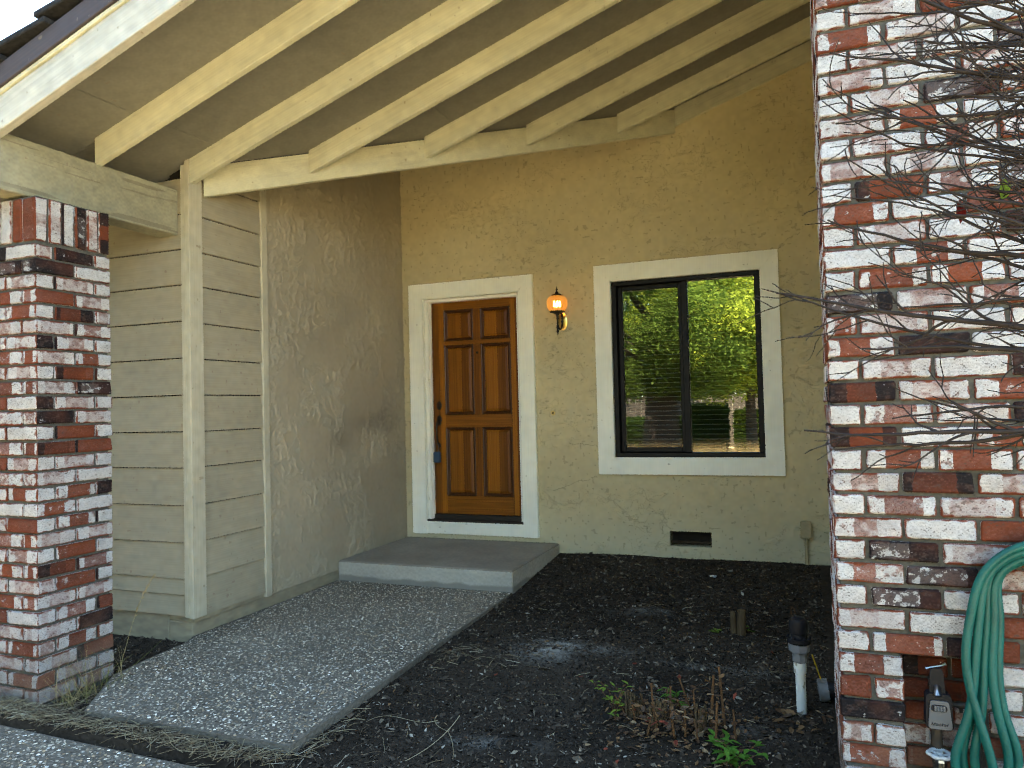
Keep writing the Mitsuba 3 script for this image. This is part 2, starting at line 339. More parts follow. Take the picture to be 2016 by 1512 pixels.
# --- door
def wood(horizontal):
    def fn(p, n, uv):
        a, c = (p.z, p.x) if horizontal else (p.x, p.z)
        stave = dr.floor(a / 0.047 + 0.3); sr = cell_rand(stave, 3, 5) if not horizontal else mi.Float(0.45)
        g = fbm(a * 150 + sr * 30, c * 3.0 + sr * 9, p.y * 150, 3); g2 = noise(a * 420 + sr * 50, c * 7, p.y * 300)
        ringv = 0.5 + 0.5 * dr.sin((a * 260 + 7 * noise(a * 12, c * 1.3, sr * 8)) )
        k = dr.clip(sr * 0.62 + g * 0.42 + ringv * 0.10 - 0.12, 0, 1)
        col = mix((0.075, 0.020, 0.002), (0.35, 0.124, 0.010), k) * (0.86 + 0.28 * g2)
        return col
    return fn
mat('m_wood_v', wood(False), 0.45, 0.25, grain_bump('v', 0.0004))
mat('m_wood_h', wood(True), 0.45, 0.25, grain_bump('h', 0.0004))
mat('m_wood_dark', lambda p, n, uv: mix((0.035, 0.011, 0.003), (0.085, 0.029, 0.006), fbm(p.x * 160, p.z * 8, p.y * 90, 2)), 0.4, 0.45)
mat('m_bronze', (0.028, 0.020, 0.015), 0.38, 0.5, metallic=0.7)
mat('m_iron', (0.022, 0.017, 0.014), 0.45, 0.5, metallic=0.3)
mat('m_brass', (0.62, 0.42, 0.14), 0.22, 0.5, metallic=1.0)
mat('m_blackframe', (0.006, 0.006, 0.007), 0.5, 0.2)
mat('m_blue', (0.03, 0.06, 0.10), 0.5, 0.4)
mat('m_threshold', (0.02, 0.016, 0.013), 0.5, 0.4)
mat('m_blind', (0.20, 0.19, 0.17), 0.6, 0.2)
mat('m_room', (0.05, 0.045, 0.04), 0.9, 0.1)
mat('m_gap', (0.02, 0.018, 0.015), 0.9, 0.1)
scene['m_glass'] = {'type': 'thindielectric', 'int_ior': 3.0, 'ext_ior': 1.0}
scene['m_glass_plain'] = {'type': 'thindielectric', 'int_ior': 2.1, 'ext_ior': 1.0}
scene['m_amber'] = {'type': 'mask', 'opacity': 0.20, 'bsdf': {'type': 'principledthin', 'base_color': {'type': 'rgb', 'value': [0.85, 0.52, 0.12]}, 'diff_trans': 1.0, 'roughness': 0.12, 'spec_trans': 0.0, 'eta': 1.5}}
mat('m_pvc', lambda p, n, uv: mix((0.62, 0.62, 0.58), (0.30, 0.27, 0.22), smoothstep(0.68, 0.82, fbm(p.x * 60, p.y * 60, p.z * 30, 2))), 0.4, 0.5)
mat('m_greyplastic', lambda p, n, uv: C(0.16, 0.165, 0.175) * (0.8 + 0.4 * fbm(p.x * 50, p.y * 50, p.z * 50, 2)), 0.5, 0.4)
mat('m_blackplastic', (0.009, 0.009, 0.012), 0.5, 0.2)
mat('m_lockface', (0.095, 0.098, 0.105), 0.45, 0.4)
mat('m_chrome', (0.30, 0.31, 0.32), 0.25, 0.5, metallic=1.0)
mat('m_galv', lambda p, n, uv: mix((0.05, 0.042, 0.036), (0.11, 0.095, 0.08), fbm(p.x * 40, p.y * 40, p.z * 20, 2)), 0.6, 0.3, metallic=0.4)
mat('m_handwheel', (0.45, 0.46, 0.46), 0.5, 0.4)
mat('m_hose', lambda p, n, uv: mix((0.002, 0.062, 0.050), (0.007, 0.108, 0.088), fbm(p.x * 30, p.y * 30, p.z * 10, 2)) * (0.9 + 0.2 * noise(p.x * 200, p.y * 200, p.z * 200)), 0.45, 0.4)
mat('m_bark', lambda p, n, uv: mix((0.010, 0.008, 0.008), (0.036, 0.028, 0.027), fbm(p.x * 60, p.y * 60, p.z * 60, 2)), 0.8, 0.25)
mat('m_trunk', lambda p, n, uv: mix((0.02, 0.017, 0.014), (0.07, 0.058, 0.045), fbm(p.x * 14, p.y * 14, p.z * 4, 3)), 0.9, 0.1)
mat('m_stem', lambda p, n, uv: mix((0.055, 0.026, 0.011), (0.13, 0.068, 0.03), fbm(p.x * 90, p.y * 90, p.z * 20, 2)), 0.8, 0.2)
mat('m_stumpwood', lambda p, n, uv: mix((0.035, 0.023, 0.013), (0.12, 0.082, 0.042), fbm(p.x * 160, p.y * 160, p.z * 14, 2)), 0.85, 0.2)
mat('m_yellow', (0.45, 0.30, 0.02), 0.5, 0.4)
mat('m_wallbox', paint(0.37, 0.30, 0.17, None, 0.2), 0.5, 0.4)
mat('m_fence', paint(0.085, 0.075, 0.06, 'v', 0.2), 0.7, 0.3)
def leafmat(key, c, tr=0.9):
    scene[key] = {'type': 'principledthin', 'base_color': {'type': 'rgb', 'value': list(c)}, 'diff_trans': tr, 'roughness': 0.5, 'spec_trans': 0.0, 'eta': 1.4}
leafmat('m_leaf_bright', (0.32, 0.40, 0.05)); leafmat('m_leaf_dark', (0.055, 0.10, 0.02)); leafmat('m_leaf_plant', (0.10, 0.22, 0.035)); leafmat('m_leaf_lime', (0.22, 0.33, 0.05))
leafmat('m_leaf_mid', (0.11, 0.175, 0.03)); mat('m_grass_dry_solid', (0.34, 0.28, 0.18), 0.8, 0.2)
leafmat('m_leaf_red', (0.10, 0.012, 0.01)); leafmat('m_grass_dry', (0.40, 0.31, 0.15), 0.6); leafmat('m_grass_green', (0.20, 0.21, 0.06), 0.7)

# ------------------------------------------------------------------ ground
def soil_z(x, y):
    x = np.asarray(x, float); y = np.asarray(y, float)
    base = np.interp(y, [-4.2, -3.9, -1.2, 0.0, 1.0], [-0.085, -0.034, -0.008, 0.082, 0.082])
    base = np.where(x < 0.6, np.minimum(base, np.interp(y, [-4.2, -3.9, -2.8], [-0.06, -0.035, -0.045])), base)
    base = np.where((y < -3.86) & (y > -4.02) & (x > -1), np.interp(x, [0.0, 1.5, 1.9], [-0.006, -0.018, -0.030]), base)
    q = np.stack([x, y, x * 0], -1)
    h = (meshkit.fbm(q * 2.3, 3, 1) - 0.5) * 0.05 + (meshkit.fbm(q * 14, 3, 2) - 0.5) * 0.022 + (meshkit.noise(q * 55, 5) - 0.5) * 0.009
    mound = 0.05 * np.exp(-((x - 2.28) / 0.22) ** 2 - ((y + 2.40) / 0.2) ** 2) + 0.03 * np.exp(-((x - 2.70) / 0.3) ** 2 - ((y + 1.45) / 0.16) ** 2) + 0.05 * np.exp(-((x - 3.12) / 0.25) ** 2 - ((y + 3.15) / 0.2) ** 2)
    damp = np.clip((x - 1.60) / 0.25, 0.25, 1.0) * np.where(x < 0.6, 0.9, 1.0)
    damp = np.where(y > -1.25, np.clip((x - 1.60) / 0.2, 0.2, 1), damp)
    damp = damp * np.clip(-y / 0.25, 0.25, 1.0)
    near_edge = np.where((x < 1.72) & (x > 0), -0.008, 0.0)
    return base + h * damp + mound + near_edge
def soil_grid(x, y): return np.stack([x, y, soil_z(x, y)], 1)
gv, gf = grid(-2.2, 5.2, 520, -5.0, 0.10, 360, soil_grid)
edge = np.minimum.reduce([gv[:, 0] + 2.2, 5.2 - gv[:, 0], gv[:, 1] + 5.0]); gv[:, 2] -= 0.10 * np.clip(1 - edge / 0.6, 0, 1)
obj('soil_ground', (gv, gf), 'm_soil', label='dark mulched soil bed below the window beside the path', kind='structure', smooth=True)
# one far sheet, its middle under the soil
m = M(); R_ = 900.0
m.add([[-R_, -R_, -0.145], [R_, -R_, -0.145], [R_, R_, -0.145], [-R_, R_, -0.145]], [[0, 1, 2, 3]])
obj('lawn', m.get(), 'm_lawn', label='dry yellow lawn in front of the house', kind='structure')
m = M(); bx(m, -9.5, -1.6, -22, -2.78, -0.24, -0.09, 0.01)
obj('driveway', m.get(), 'm_drive', label='dark grey driveway left of the brick pillar', kind='structure')

# porch slab
m = M(); bx(m, 0.003, 1.566, -1.187, -0.003, -0.20, 0.163, 0.012)
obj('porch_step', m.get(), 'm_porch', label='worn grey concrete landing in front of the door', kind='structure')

# exposed aggregate walkway and lower path
def slab(poly, z0, z1):
    import shapely.geometry as sg
    t = trimesh.creation.extrude_polygon(sg.Polygon(poly), z1 - z0, engine='earcut'); v = np.array(t.vertices); v[:, 2] += z0
    return v, np.array(t.faces)
WALK = [(1.602, -3.877), (1.567, -1.192), (0.004, -1.192), (0.004, -2.78), (0.05, -2.87), (0.075, -3.2), (0.11, -3.46), (0.40, -3.872)]
PATH2 = [(-1.2, -4.03), (-1.2, -5.6), (2.2, -5.6), (2.2, -4.10), (1.2, -4.07), (0.05, -4.04)]
rng = np.random.default_rng(5)
PEB = np.array([[0.34, 0.33, 0.31], [0.22, 0.215, 0.205], [0.13, 0.125, 0.12], [0.25, 0.205, 0.155], [0.42, 0.41, 0.39], [0.16, 0.14, 0.115], [0.075, 0.073, 0.073], [0.28, 0.25, 0.22], [0.60, 0.62, 0.66]])
PW = np.array([0.14, 0.15, 0.17, 0.11, 0.10, 0.11, 0.09, 0.06, 0.07]); PW /= PW.sum()
def pebbles(poly, zt, spacing, seed, inset=0.012):
    import shapely, shapely.geometry as sg
    rng = np.random.default_rng(seed); P = sg.Polygon(poly).buffer(-inset); x0, y0, x1, y1 = P.bounds
    gx, gy = np.meshgrid(np.arange(x0, x1, spacing), np.arange(y0, y1, spacing)); gx = gx.ravel(); gy = gy.ravel()
    gx = gx + rng.uniform(-.5, .5, gx.size) * spacing; gy = gy + rng.uniform(-.5, .5, gy.size) * spacing
    ok = shapely.contains_xy(P, gx, gy) & (rng.random(gx.size) < 0.93)
    gx, gy = gx[ok], gy[ok]; n = len(gx)
    k = 6; ang = np.arange(k) * 2 * np.pi / k
    tmpl = np.vstack([np.stack([np.cos(ang), np.sin(ang), ang * 0], 1), np.stack([0.74 * np.cos(ang + .4), 0.74 * np.sin(ang + .4), ang * 0 + 0.72], 1), [[0, 0, 1.0]]])
    F = [[i, (i + 1) % k, k + i] for i in range(k)] + [[(i + 1) % k, k + (i + 1) % k, k + i] for i in range(k)] + [[k + i, k + (i + 1) % k, 2 * k] for i in range(k)]
    F = np.array(F)
    r = spacing * rng.uniform(0.30, 0.62, n); asp = rng.uniform(0.55, 1.0, n); th = rng.uniform(0, np.pi, n); hgt = r * rng.uniform(0.22, 0.5, n)
    V = tmpl[None] * (1 + rng.normal(0, 0.09, (n, len(tmpl), 1)))
    vx = V[..., 0] * r[:, None]; vy = V[..., 1] * (r * asp)[:, None]; vz = V[..., 2] * hgt[:, None]
    X = vx * np.cos(th)[:, None] - vy * np.sin(th)[:, None] + gx[:, None]; Y = vx * np.sin(th)[:, None] + vy * np.cos(th)[:, None] + gy[:, None]
    v = np.stack([X, Y, vz + zt - 0.0008], -1).reshape(-1, 3)
    f = (F[None] + (np.arange(n) * len(tmpl))[:, None, None]).reshape(-1, 3)
    c = PEB[rng.choice(len(PEB), n, p=PW)] * [1.42, 1.26, 1.06] * rng.uniform(0.42, 1.4, (n, 1))
    return (v, f), np.repeat(c, len(tmpl), 0)
k = obj('walkway', slab(WALK, -0.13, 0.0), 'm_matrix', label='exposed aggregate path leading to the landing', kind='structure')
mesh, col = pebbles(WALK, 0.0, 0.0150, 3); obj('pebble', mesh, 'm_pebble', k, kind='stuff', smooth=True, color=col)
k = obj('front_path', slab(PATH2, -0.20, -0.045), 'm_matrix', label='lower exposed aggregate path in the near left corner', kind='structure')
mesh, col = pebbles([(-0.3, -4.035), (-0.3, -4.7), (1.9, -4.7), (1.9, -4.09), (1.2, -4.07), (0.05, -4.04)], -0.045, 0.0165, 4); obj('pebble', mesh, 'm_pebble', k, kind='stuff', smooth=True, color=col)

# ------------------------------------------------------------------ the house
H = thing('house', 'single storey tan stucco house entry under a sloped porch roof with brick chimney and pillar', 'house')
def part(name, mesh, mt, parent=H, **k): return obj(name, mesh, mt, parent, **k)

# ---- bricks
brick_no = [0]
def brick(x0, x1, y0, y1, z0, z1, kind, rng, front, soldier=False, jit=0.0018, cut=0.0052):
    """one brick with face-wise uv; front = axis of the shown long direction ('x' or 'y')"""
    v, _ = cbox(x0, x1, y0, y1, z0, z1, cut * rng.uniform(0.7, 1.3), jit, rng)
    lo = np.array([x0, y0, z0]); sz = np.array([x1 - x0, y1 - y0, z1 - z0])
    V, F, U = [], [], []; n = 0; idn = brick_no[0]; brick_no[0] += 1
    kinds = kind if isinstance(kind, tuple) else (kind, kind)
    for q, o in BF:
        p = v[q]; ax = int(np.argmax(np.abs(o) + np.array([0.001, 0.002, 0])))
        l = np.clip((p - lo) / sz, 0, 1)
        if ax == 2: s, r, ln, kk = (l[:, 0], l[:, 1], sz[0], kinds[0])
        elif ax == 1: s, r, ln, kk = (l[:, 0], l[:, 2], sz[0], kinds[0])
        else: s, r, ln, kk = (l[:, 1], l[:, 2], sz[1], kinds[1])
        cls = 2 if soldier else (0 if ln > 0.15 else 1)
        V.append(p); U.append(np.stack([idn + (0.0 if ax else 0.0) + 0.1 + 0.8 * s, cls * 8 + kk + 0.1 + 0.8 * r], 1))
        F.append([n, n + 1, n + 2])
        if len(q) == 4: F.append([n, n + 2, n + 3])
        n += len(q)
    return np.vstack(V), np.array(F), np.vstack(U)
K = dict(W=0, P=1, R=2, B=3, N=4, D=5, M=6, K=7)
def rk(rng): return K['WWWPPPRBNNDMMK'[rng.integers(14)]]
BC, BL, JT = 0.078, 0.2224, 0.0115
def add_brick(parent, args, **kw):
    v, f, uv = brick(*args, **kw); obj('brick', (v, f), 'm_brick', parent, uv=uv)

# pillar: corner at (PX, PY), square of two stretchers
PX, PY, PS = 0.056, -3.852, 2 * BL
rng = np.random.default_rng(11)
m = M(); bx(m, PX - PS + 0.012, PX - 0.012, PY + 0.012, PY + PS - 0.012, -0.25, 2.553, 0.006)
pil = part('pillar', m.get(), 'm_mortar', label='square whitewashed red brick pillar under the beam')
SIDE = ['PBW', 'BW', 'WPW', 'RP', 'WDP', 'PM', 'BPW', 'PN', 'WDW', 'PK', 'BPW', 'BP', 'WRW', 'DR', 'WPW', 'PW', 'WNB', 'NW', 'WNW', 'PP', 'WRW', 'DN', 'PRW', 'PP', 'PNR', 'PB', 'PNW', 'PD', 'RPW', 'PN']
FRONT = 'WKPNNPMNPNWMWNPMNWRNMNPNWPNPNP'
topz = 2.303
x0, y0 = PX - PS, PY
for i, row in enumerate(SIDE):
    z1 = topz - i * BC; z0 = z1 - BC + JT; D = 0.098; L = BL
    ks = [K[c] for c in row]; kf = K[FRONT[i]]; h = JT / 2
    jx = lambda: rng.uniform(-0.0022, 0.0022)
    def B_(a, b, c, d, kind):
        e, g = jx(), jx()
        add_brick(pil, (a + e, b + e, c + g, d + g, z0 + rng.uniform(-.001, .001), z1 + rng.uniform(-.001, .001), kind, rng, 'x'))
    if len(row) == 3:   # stretchers on the front and back, their ends show on the sides
        B_(PX - L + h, PX, y0, y0 + D, (kf, ks[0])); B_(x0, x0 + L - h, y0, y0 + D, (rk(rng), rk(rng)))
        B_(PX - D, PX, y0 + D + JT, y0 + PS - D - JT, (rk(rng), ks[1])); B_(x0, x0 + D, y0 + D + JT, y0 + PS - D - JT, (rk(rng), rk(rng)))
        B_(PX - L + h, PX, y0 + PS - D, y0 + PS, (rk(rng), ks[2])); B_(x0, x0 + L - h, y0 + PS - D, y0 + PS, (rk(rng), rk(rng)))
    else:
        B_(PX - D, PX, y0, y0 + L - h, (kf, ks[0])); B_(PX - D, PX, y0 + L + h, y0 + PS, (rk(rng), ks[1]))
        B_(x0, x0 + D, y0, y0 + L - h, (rk(rng), rk(rng))); B_(x0, x0 + D, y0 + L + h, y0 + PS, (rk(rng), rk(rng)))
        B_(x0 + D + JT, PX - D - JT, y0, y0 + D, (kf, kf)); B_(x0 + D + JT, PX - D - JT, y0 + PS - D, y0 + PS, (rk(rng), rk(rng)))
st = PS / 6
for i in range(6):      # soldier course
    k1 = [K[c] for c in 'PPWKPD'][i]; h = 0.005
    w = 0.1
    add_brick(pil, (PX - w, PX + rng.uniform(-.002, .002), y0 + i * st + (h if i else 0), y0 + (i + 1) * st - h, topz + 0.018, 2.548 + rng.uniform(-.003, .003), (K['R'] if i == 0 else rk(rng), k1), rng, 'y'), soldier=True, cut=0.006)
    add_brick(pil, (x0, x0 + w, y0 + i * st + (h if i else 0), y0 + (i + 1) * st - h, topz + 0.018, 2.548, (rk(rng), rk(rng)), rng, 'y'), soldier=True, cut=0.006)
for i in range(3):
    st2 = (PS - 0.2) / 3; a = x0 + 0.1 + i * st2
    add_brick(pil, (a + .006, a + st2 - .006, y0, y0 + 0.1, topz + 0.018, 2.548, ([K['W'], K['W'], K['R']][i], 0), rng, 'x'), soldier=True, cut=0.006)
    add_brick(pil, (a + .006, a + st2 - .006, y0 + PS - 0.1, y0 + PS, topz + 0.018, 2.548, (rk(rng), 0), rng, 'x'), soldier=True, cut=0.006)

# chimney
CX, CY, CW, CD = 3.757, -3.645, 5 * BL, 3 * BL
NX0, NX1, NZ1 = 3.957, 4.185, 0.524
rng = np.random.default_rng(23)
m = M(); y_ = CY + 0.0125
bx(m, CX + 0.012, CX + CW - 0.012, y_, CY + CD, NZ1 + 0.01, 6.2, 0.004)
bx(m, CX + 0.012, NX0 - 0.006, y_, CY + CD, -0.3, NZ1 + 0.0095, 0.004); bx(m, NX1 + 0.006, CX + CW - 0.012, y_, CY + CD, -0.3, NZ1 + 0.0095, 0.004)
bx(m, NX0 - 0.0055, NX1 + 0.0055, CY + 0.122, CY + CD, -0.3, NZ1 + 0.009, 0.003)
chim = part('chimney', m.get(), 'm_mortar', label='wide whitewashed red brick chimney with a niche at its foot')
ROWS = ['WPR', 'NPWW', 'WPW', 'PWM', 'WPK', 'PNW', 'WPN', 'PPW', 'WDN', 'NWR', 'WPW', 'WNW', 'WNN', 'KPN', 'NPWW', 'NBW', 'WPWD', 'DPN', 'WNPD', 'DWN', 'WNN', 'PDP', 'WNP', 'PWR', 'WKP', 'NKP', 'WKWW', 'PWR', 'WND', 'NPW', 'RMWP', 'BRW', 'PWRP', 'NPW', 'WPN', 'PNR', 'NPW', 'RPN']
late = []
for i, row in enumerate(ROWS):
    z1 = 2.71 - (i - 1) * BC; z0 = z1 - BC + JT
    header = i % 2 == 0
    xs = []; x = CX
    if header: xs.append((x, x + 0.098)); x += 0.098 + JT
    while x < CX + CW - 0.02:
        e = min(x + BL - JT, CX + CW); xs.append((x, e)); x = e + JT
    for j, (a, b) in enumerate(xs):
        kd = K[row[j]] if j < len(row) else rk(rng)
        first, last = j == 0, j == len(xs) - 1
        e = rng.uniform(-.0025, .0025); g = rng.uniform(-.0025, .0025)
        dy = 0.1
        if first and header: dy = BL - JT
        pieces = [(a, b)]
        if z0 < NZ1 - 0.01:
            pieces = []
            if a < NX0 - 0.03: pieces.append((a, min(b, NX0)))
            if b > NX1 + 0.03: pieces.append((max(a, NX1), b))
        for (a_, b_) in pieces:
            ea, eb = (e if not first or a_ > a else 0), (e if not last else 0)
            if a_ == NX1: ea = 0
            if b_ == NX0: eb = 0
            add_brick(chim, (a_ + ea, b_ + eb, CY + g, CY + g + dy, z0 + rng.uniform(-.0012, .0012), z1 + rng.uniform(-.0012, .0012), (kd, rk(rng)), rng, 'x'))
    # rest of the left and right flank
    ys = CY + (BL if header else 0.1 + JT)
    for s_ in (0, 1):
        ya = ys if s_ == 0 else CY + 0.1 + JT
        while ya < CY + CD - 0.05:
            yb = min(ya + BL - JT, CY + CD); X0 = CX if s_ == 0 else CX + CW - 0.1
            late.append((X0, X0 + 0.1, ya, yb, z0, z1, (rk(rng), rk(rng)), rng, 'y')); ya = yb + JT
def joined(bricks):
    V, F, U, n = [], [], [], 0
    for a in bricks:
        v, f, u = brick(*a); V.append(v); F.append(f + n); U.append(u); n += len(v)
    return (np.vstack(V), np.vstack(F)), np.vstack(U)
for i in range(1, 40):  # above the frame
    z1 = 2.71 + (i + 1) * BC; z0 = z1 - BC + JT; x = CX - (0.0 if i % 2 else BL / 2)
    while x < CX + CW - 0.02:
        a, b = max(x, CX), min(x + BL - JT, CX + CW)
        late.append((a, b, CY, CY + 0.1, z0, z1, (rk(rng), rk(rng)), rng, 'x')); x += BL
    for X0 in (CX, CX + CW - 0.1):
        ya = CY + 0.1 + JT
        while ya < CY + CD - 0.05:
            yb = min(ya + BL - JT, CY + CD); late.append((X0, X0 + 0.1, ya, yb, z0, z1, (rk(rng), rk(rng)), rng, 'y')); ya = yb + JT
mesh, uv = joined(late); obj('flank_bricks', mesh, 'm_brick', chim, uv=uv, kind='stuff')
# bricks at the back of the niche, drawn mostly from the darker kinds
for i in range(7):
    z1 = 0.505 - i * BC * 1.02; z0 = z1 - BC + JT; x = NX0 - 0.05 + (0 if i % 2 else -0.09)
    j = 0
    while x < NX1:
        a, b = max(x, NX0 + 0.002), min(x + BL * 0.62, NX1 - 0.002)
        if b - a > 0.02: add_brick(chim, (a, b, CY + 0.105, CY + 0.2, z0, z1, (K['PDRDPRM'[(i * 2 + j) % 7]], 1), rng, 'x'))
        x += BL * 0.62 + JT; j += 1

# ---- walls
def wall_x(xa, xb, y, holes, z0, top):
    import shapely.geometry as sg
    P = sg.Polygon([(xa, z0), (xb, z0), (xb, top(xb)), (xa, top(xa))])
    for h in holes: P = P.difference(sg.box(*h))
    return P
HOLES = [(0.215, 0.21, 1.255, 2.49), (2.085, 0.92, 3.385, 2.51), (2.557, 0.176, 2.911, 0.312)]
def relief_entry(h, z):
    f = ntrowel(h, z, 8.0, 1.0, 1.8, 4.0); g = ntrowel(h, z, 15.0, 1.0, 1.6, 21.0); msk = sstep(0.40, 0.58, nnoise(h * 2.6 + 5, z * 3.4, 1.0))
    return (sstep(0.50, 0.55, f) * 0.0034 + sstep(0.45, 0.50, g) * 0.0024) * (0.35 + 0.65 * msk) + nfbm(h * 6, z * 6, 7.0, 2) * 0.005
def entry_wall():
    st = 0.0085; nx, nz = int(3.9 / st), int(5.0 / st); V, Q = grid(0.0, 3.9, nx, -0.1, 4.9, nz, lambda a, b: np.stack([a, -relief_entry(a, b) + 0.002, b], 1))
    c = V[Q].mean(1); keep = c[:, 2] < 3.96 + 0.333 * c[:, 0]
    for (a, b, d, e) in HOLES: keep &= ~((c[:, 0] > a) & (c[:, 0] < d) & (c[:, 2] > b) & (c[:, 2] < e))
    Q = Q[keep]; F = np.vstack([Q[:, [0, 1, 2]], Q[:, [0, 2, 3]]]); ids, inv = np.unique(F, return_inverse=True); m = M(); m.add(V[ids], inv.reshape(F.shape))
    P = wall_x(0.0, 3.9, 0, [HOLES[0], HOLES[1], HOLES[2]], -0.3, lambda x: 3.95 + 0.333 * x)
    t = trimesh.creation.extrude_polygon(P, 0.15, engine='earcut'); v = np.array(t.vertices); m.add(np.stack([v[:, 0], v[:, 2] + 0.008, v[:, 1]], 1), np.array(t.faces)[:, ::-1])
    return m.get()
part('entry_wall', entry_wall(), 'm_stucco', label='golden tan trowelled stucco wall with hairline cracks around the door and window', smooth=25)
def relief_side(h, z):
    f = ntrowel(h, z, 8.0, 1.7, 0.8, 44.0); g = ntrowel(h, z, 14.0, 1.6, 0.8, 12.0); msk = sstep(0.30, 0.52, nnoise(h * 3.4 + 5, z * 2.6, 1.0))
    return (np.exp(-((f - 0.50) / 0.017) ** 2) * 0.0115 + np.exp(-((g - 0.5) / 0.026) ** 2) * 0.0090) * (0.25 + 0.75 * msk) + nfbm(h * 9, z * 9, 7.0, 2) * 0.006
m = M(); m.add(*grid(-2.05, 0.01, 440, 0.083, 3.92, 720, lambda a, b: np.stack([relief_side(a, b) - 0.005, a, b], 1))); bx(m, -0.16, -0.008, -2.05, 0.0, 0.083, 3.9, 0.004)
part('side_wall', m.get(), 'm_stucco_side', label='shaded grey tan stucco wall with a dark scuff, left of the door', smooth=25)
m = M(); bx(m, -0.20, -0.004, -2.775, -0.004, -0.25, 0.0825, 0.006); bx(m, -4.6, -0.201, -2.775, -2.6, -0.25, 0.132, 0.006); bx(m, -0.199, 0.012, -2.77, -2.06, 0.083, 0.125, 0.004)
part('foundation', m.get(), 'm_foundation', label='rough painted concrete footing below the siding')
m = M(); bx(m, -9.0, -0.165, -2.74, -2.62, 0.083, 3.4, 0.002); bx(m, -0.1645, 0.0, -2.765, -2.06, 0.126, 3.3, 0.002)
gw = part('garage_wall', m.get(), 'm_gap', label='lap sided garage wall behind the pillar')
FZ = [0.128, 0.261, 0.363, 0.594, 0.831, 1.071, 1.304, 1.539, 1.778, 2.017, 2.252, 2.484, 2.713, 2.95]
SZ = [0.118, 0.366, 0.596, 0.833, 1.073, 1.302, 1.538, 1.772, 2.006, 2.246, 2.472, 2.708, 2.95]
def lap(p0, p1, out, z0, z1, th=0.017):
    """a lap board between two plan points, its lower edge proud, its outer face turned to `out`"""
    p0, p1, o = (np.array([*q, 0.0]) for q in (p0, p1, out)); Z = np.array([0, 0, 1.0]); e = 0.0015
    prof = [(-0.004, z0), (th, z0), (th, z0 + e), (0.003, z1 - 0.006), (-0.004, z1 - 0.006)]
    v = np.array([q + o * a + Z * b for q in (p0, p1) for a, b in prof]); f = []
    for i in range(5):
        j = (i + 1) % 5; f += [[i, j, j + 5], [i, j + 5, i + 5]]
    f += [[0, 2, 1], [0, 3, 2], [0, 4, 3], [5, 6, 7], [5, 7, 8], [5, 8, 9]]
    f = np.array(f); c = v.mean(0)
    nrm = np.cross(v[f[:, 1]] - v[f[:, 0]], v[f[:, 2]] - v[f[:, 0]])
    flip = ((v[f].mean(1) - c) * nrm).sum(1) < 0; f[flip] = f[flip][:, ::-1]
    return v, f
for a, b in zip(FZ[:-1], FZ[1:]): obj('siding_board', lap((-2.9, -2.783), (0.010, -2.783), (0, -1), a, b), 'm_siding', gw)
for a, b in zip(SZ[:-1], SZ[1:]): obj('siding_board', lap((0.014, -2.698), (0.014, -2.118), (1, 0), a, b), 'm_siding', gw)
obj('siding_board', lap((0.014, -2.698), (0.014, -2.118), (1, 0), 2.95, 3.17), 'm_siding', gw)
obj('corner_board', one(0.011, 0.047, -2.816, -2.701, 0.118, 3.05, b=0.003), 'm_trim_v', gw)
obj('corner_board', one(-0.028, 0.0105, -2.813, -2.784, 0.122, 3.02, b=0.003), 'm_trim_v', gw)
obj('trim_board', one(0.002, 0.036, -2.117, -2.052, 0.085, 3.4, b=0.004), 'm_trim_v', gw)

# the rest of the house, outside the picture but casting its shade
m = M(); bx(m, 3.9, 4.06, CY + CD - 0.05, 0.16, -0.3, 4.9, 0.003); bx(m, CX + CW - 0.01, 9.4, -3.12, -2.96, -0.3, 4.4, 0.003); bx(m, 9.3, 9.46, -2.95, 9.0, -0.3, 3.4, 0.003); bx(m, -9.0, 9.3, 9.0, 9.16, -0.3, 3.3, 0.003); bx(m, -9.05, -8.9, -2.6, 8.9, -0.3, 3.3, 0.003)
part('wing_wall', m.get(), 'm_stucco', label='stucco side wing hidden behind the chimney')

# ---- porch roof: rises 4 in 12 to the right
S = 1 / 3.0
zr = lambda x: 2.88 + S * x            # underside of the rafters
zc_ = lambda x: 3.035 + S * x          # ceiling
def sloped(xa, xb, y0, y1, lo, hi, b=0.003):
    v, f = cbox(xa, xb, y0, y1, 0, 1, 0.0)
    v, f = cbox(xa, xb, y0, y1, 0.0, hi - lo, b); v = v.copy(); v[:, 2] += lo + S * v[:, 0]
    return v, f
XR = 7.0
import shapely.geometry as sg
BEHIND = sg.Polygon([(-0.03, -2.745), (12.0, 9.3), (-9, 9.3), (-9, -2.745)])   # beyond the valley line the garage roof takes over
def sloped_poly(P, lo, hi):
    m = M()
    for g in getattr(P, 'geoms', [P]):
        if g.area < 1e-4: continue
        t = trimesh.creation.extrude_polygon(g, hi - lo, engine='earcut'); v = np.array(t.vertices); v[:, 2] += lo + S * v[:, 0]; m.add(v, np.array(t.faces))
    return m.get() if m.n else None
m = M(); m.add(*sloped_poly(sg.box(-0.95, -3.975, XR, 9.3).difference(BEHIND), 3.055, 3.13))
v, f = cbox(XR, 9.9, -3.975, 9.3, 0, 0.075, 0.002); v = v.copy(); v[:, 2] += 3.055 + S * XR - S * (v[:, 0] - XR); m.add(v, f)
roof = part('roof', m.get(), 'm_gap', label='sloped porch roof with exposed painted rafters')
Yk = [-3.94 + 0.587 * k for k in range(7)]
foot = [-0.5, -0.35, 0.035, 0.55, 1.14, 1.74, 2.34]
foot = [-0.075, -0.075, 0.030] + [(Yk[k] - 0.038 + 2.69) * 1.0075 + 0.05 + 0.012 for k in range(3, 7)]
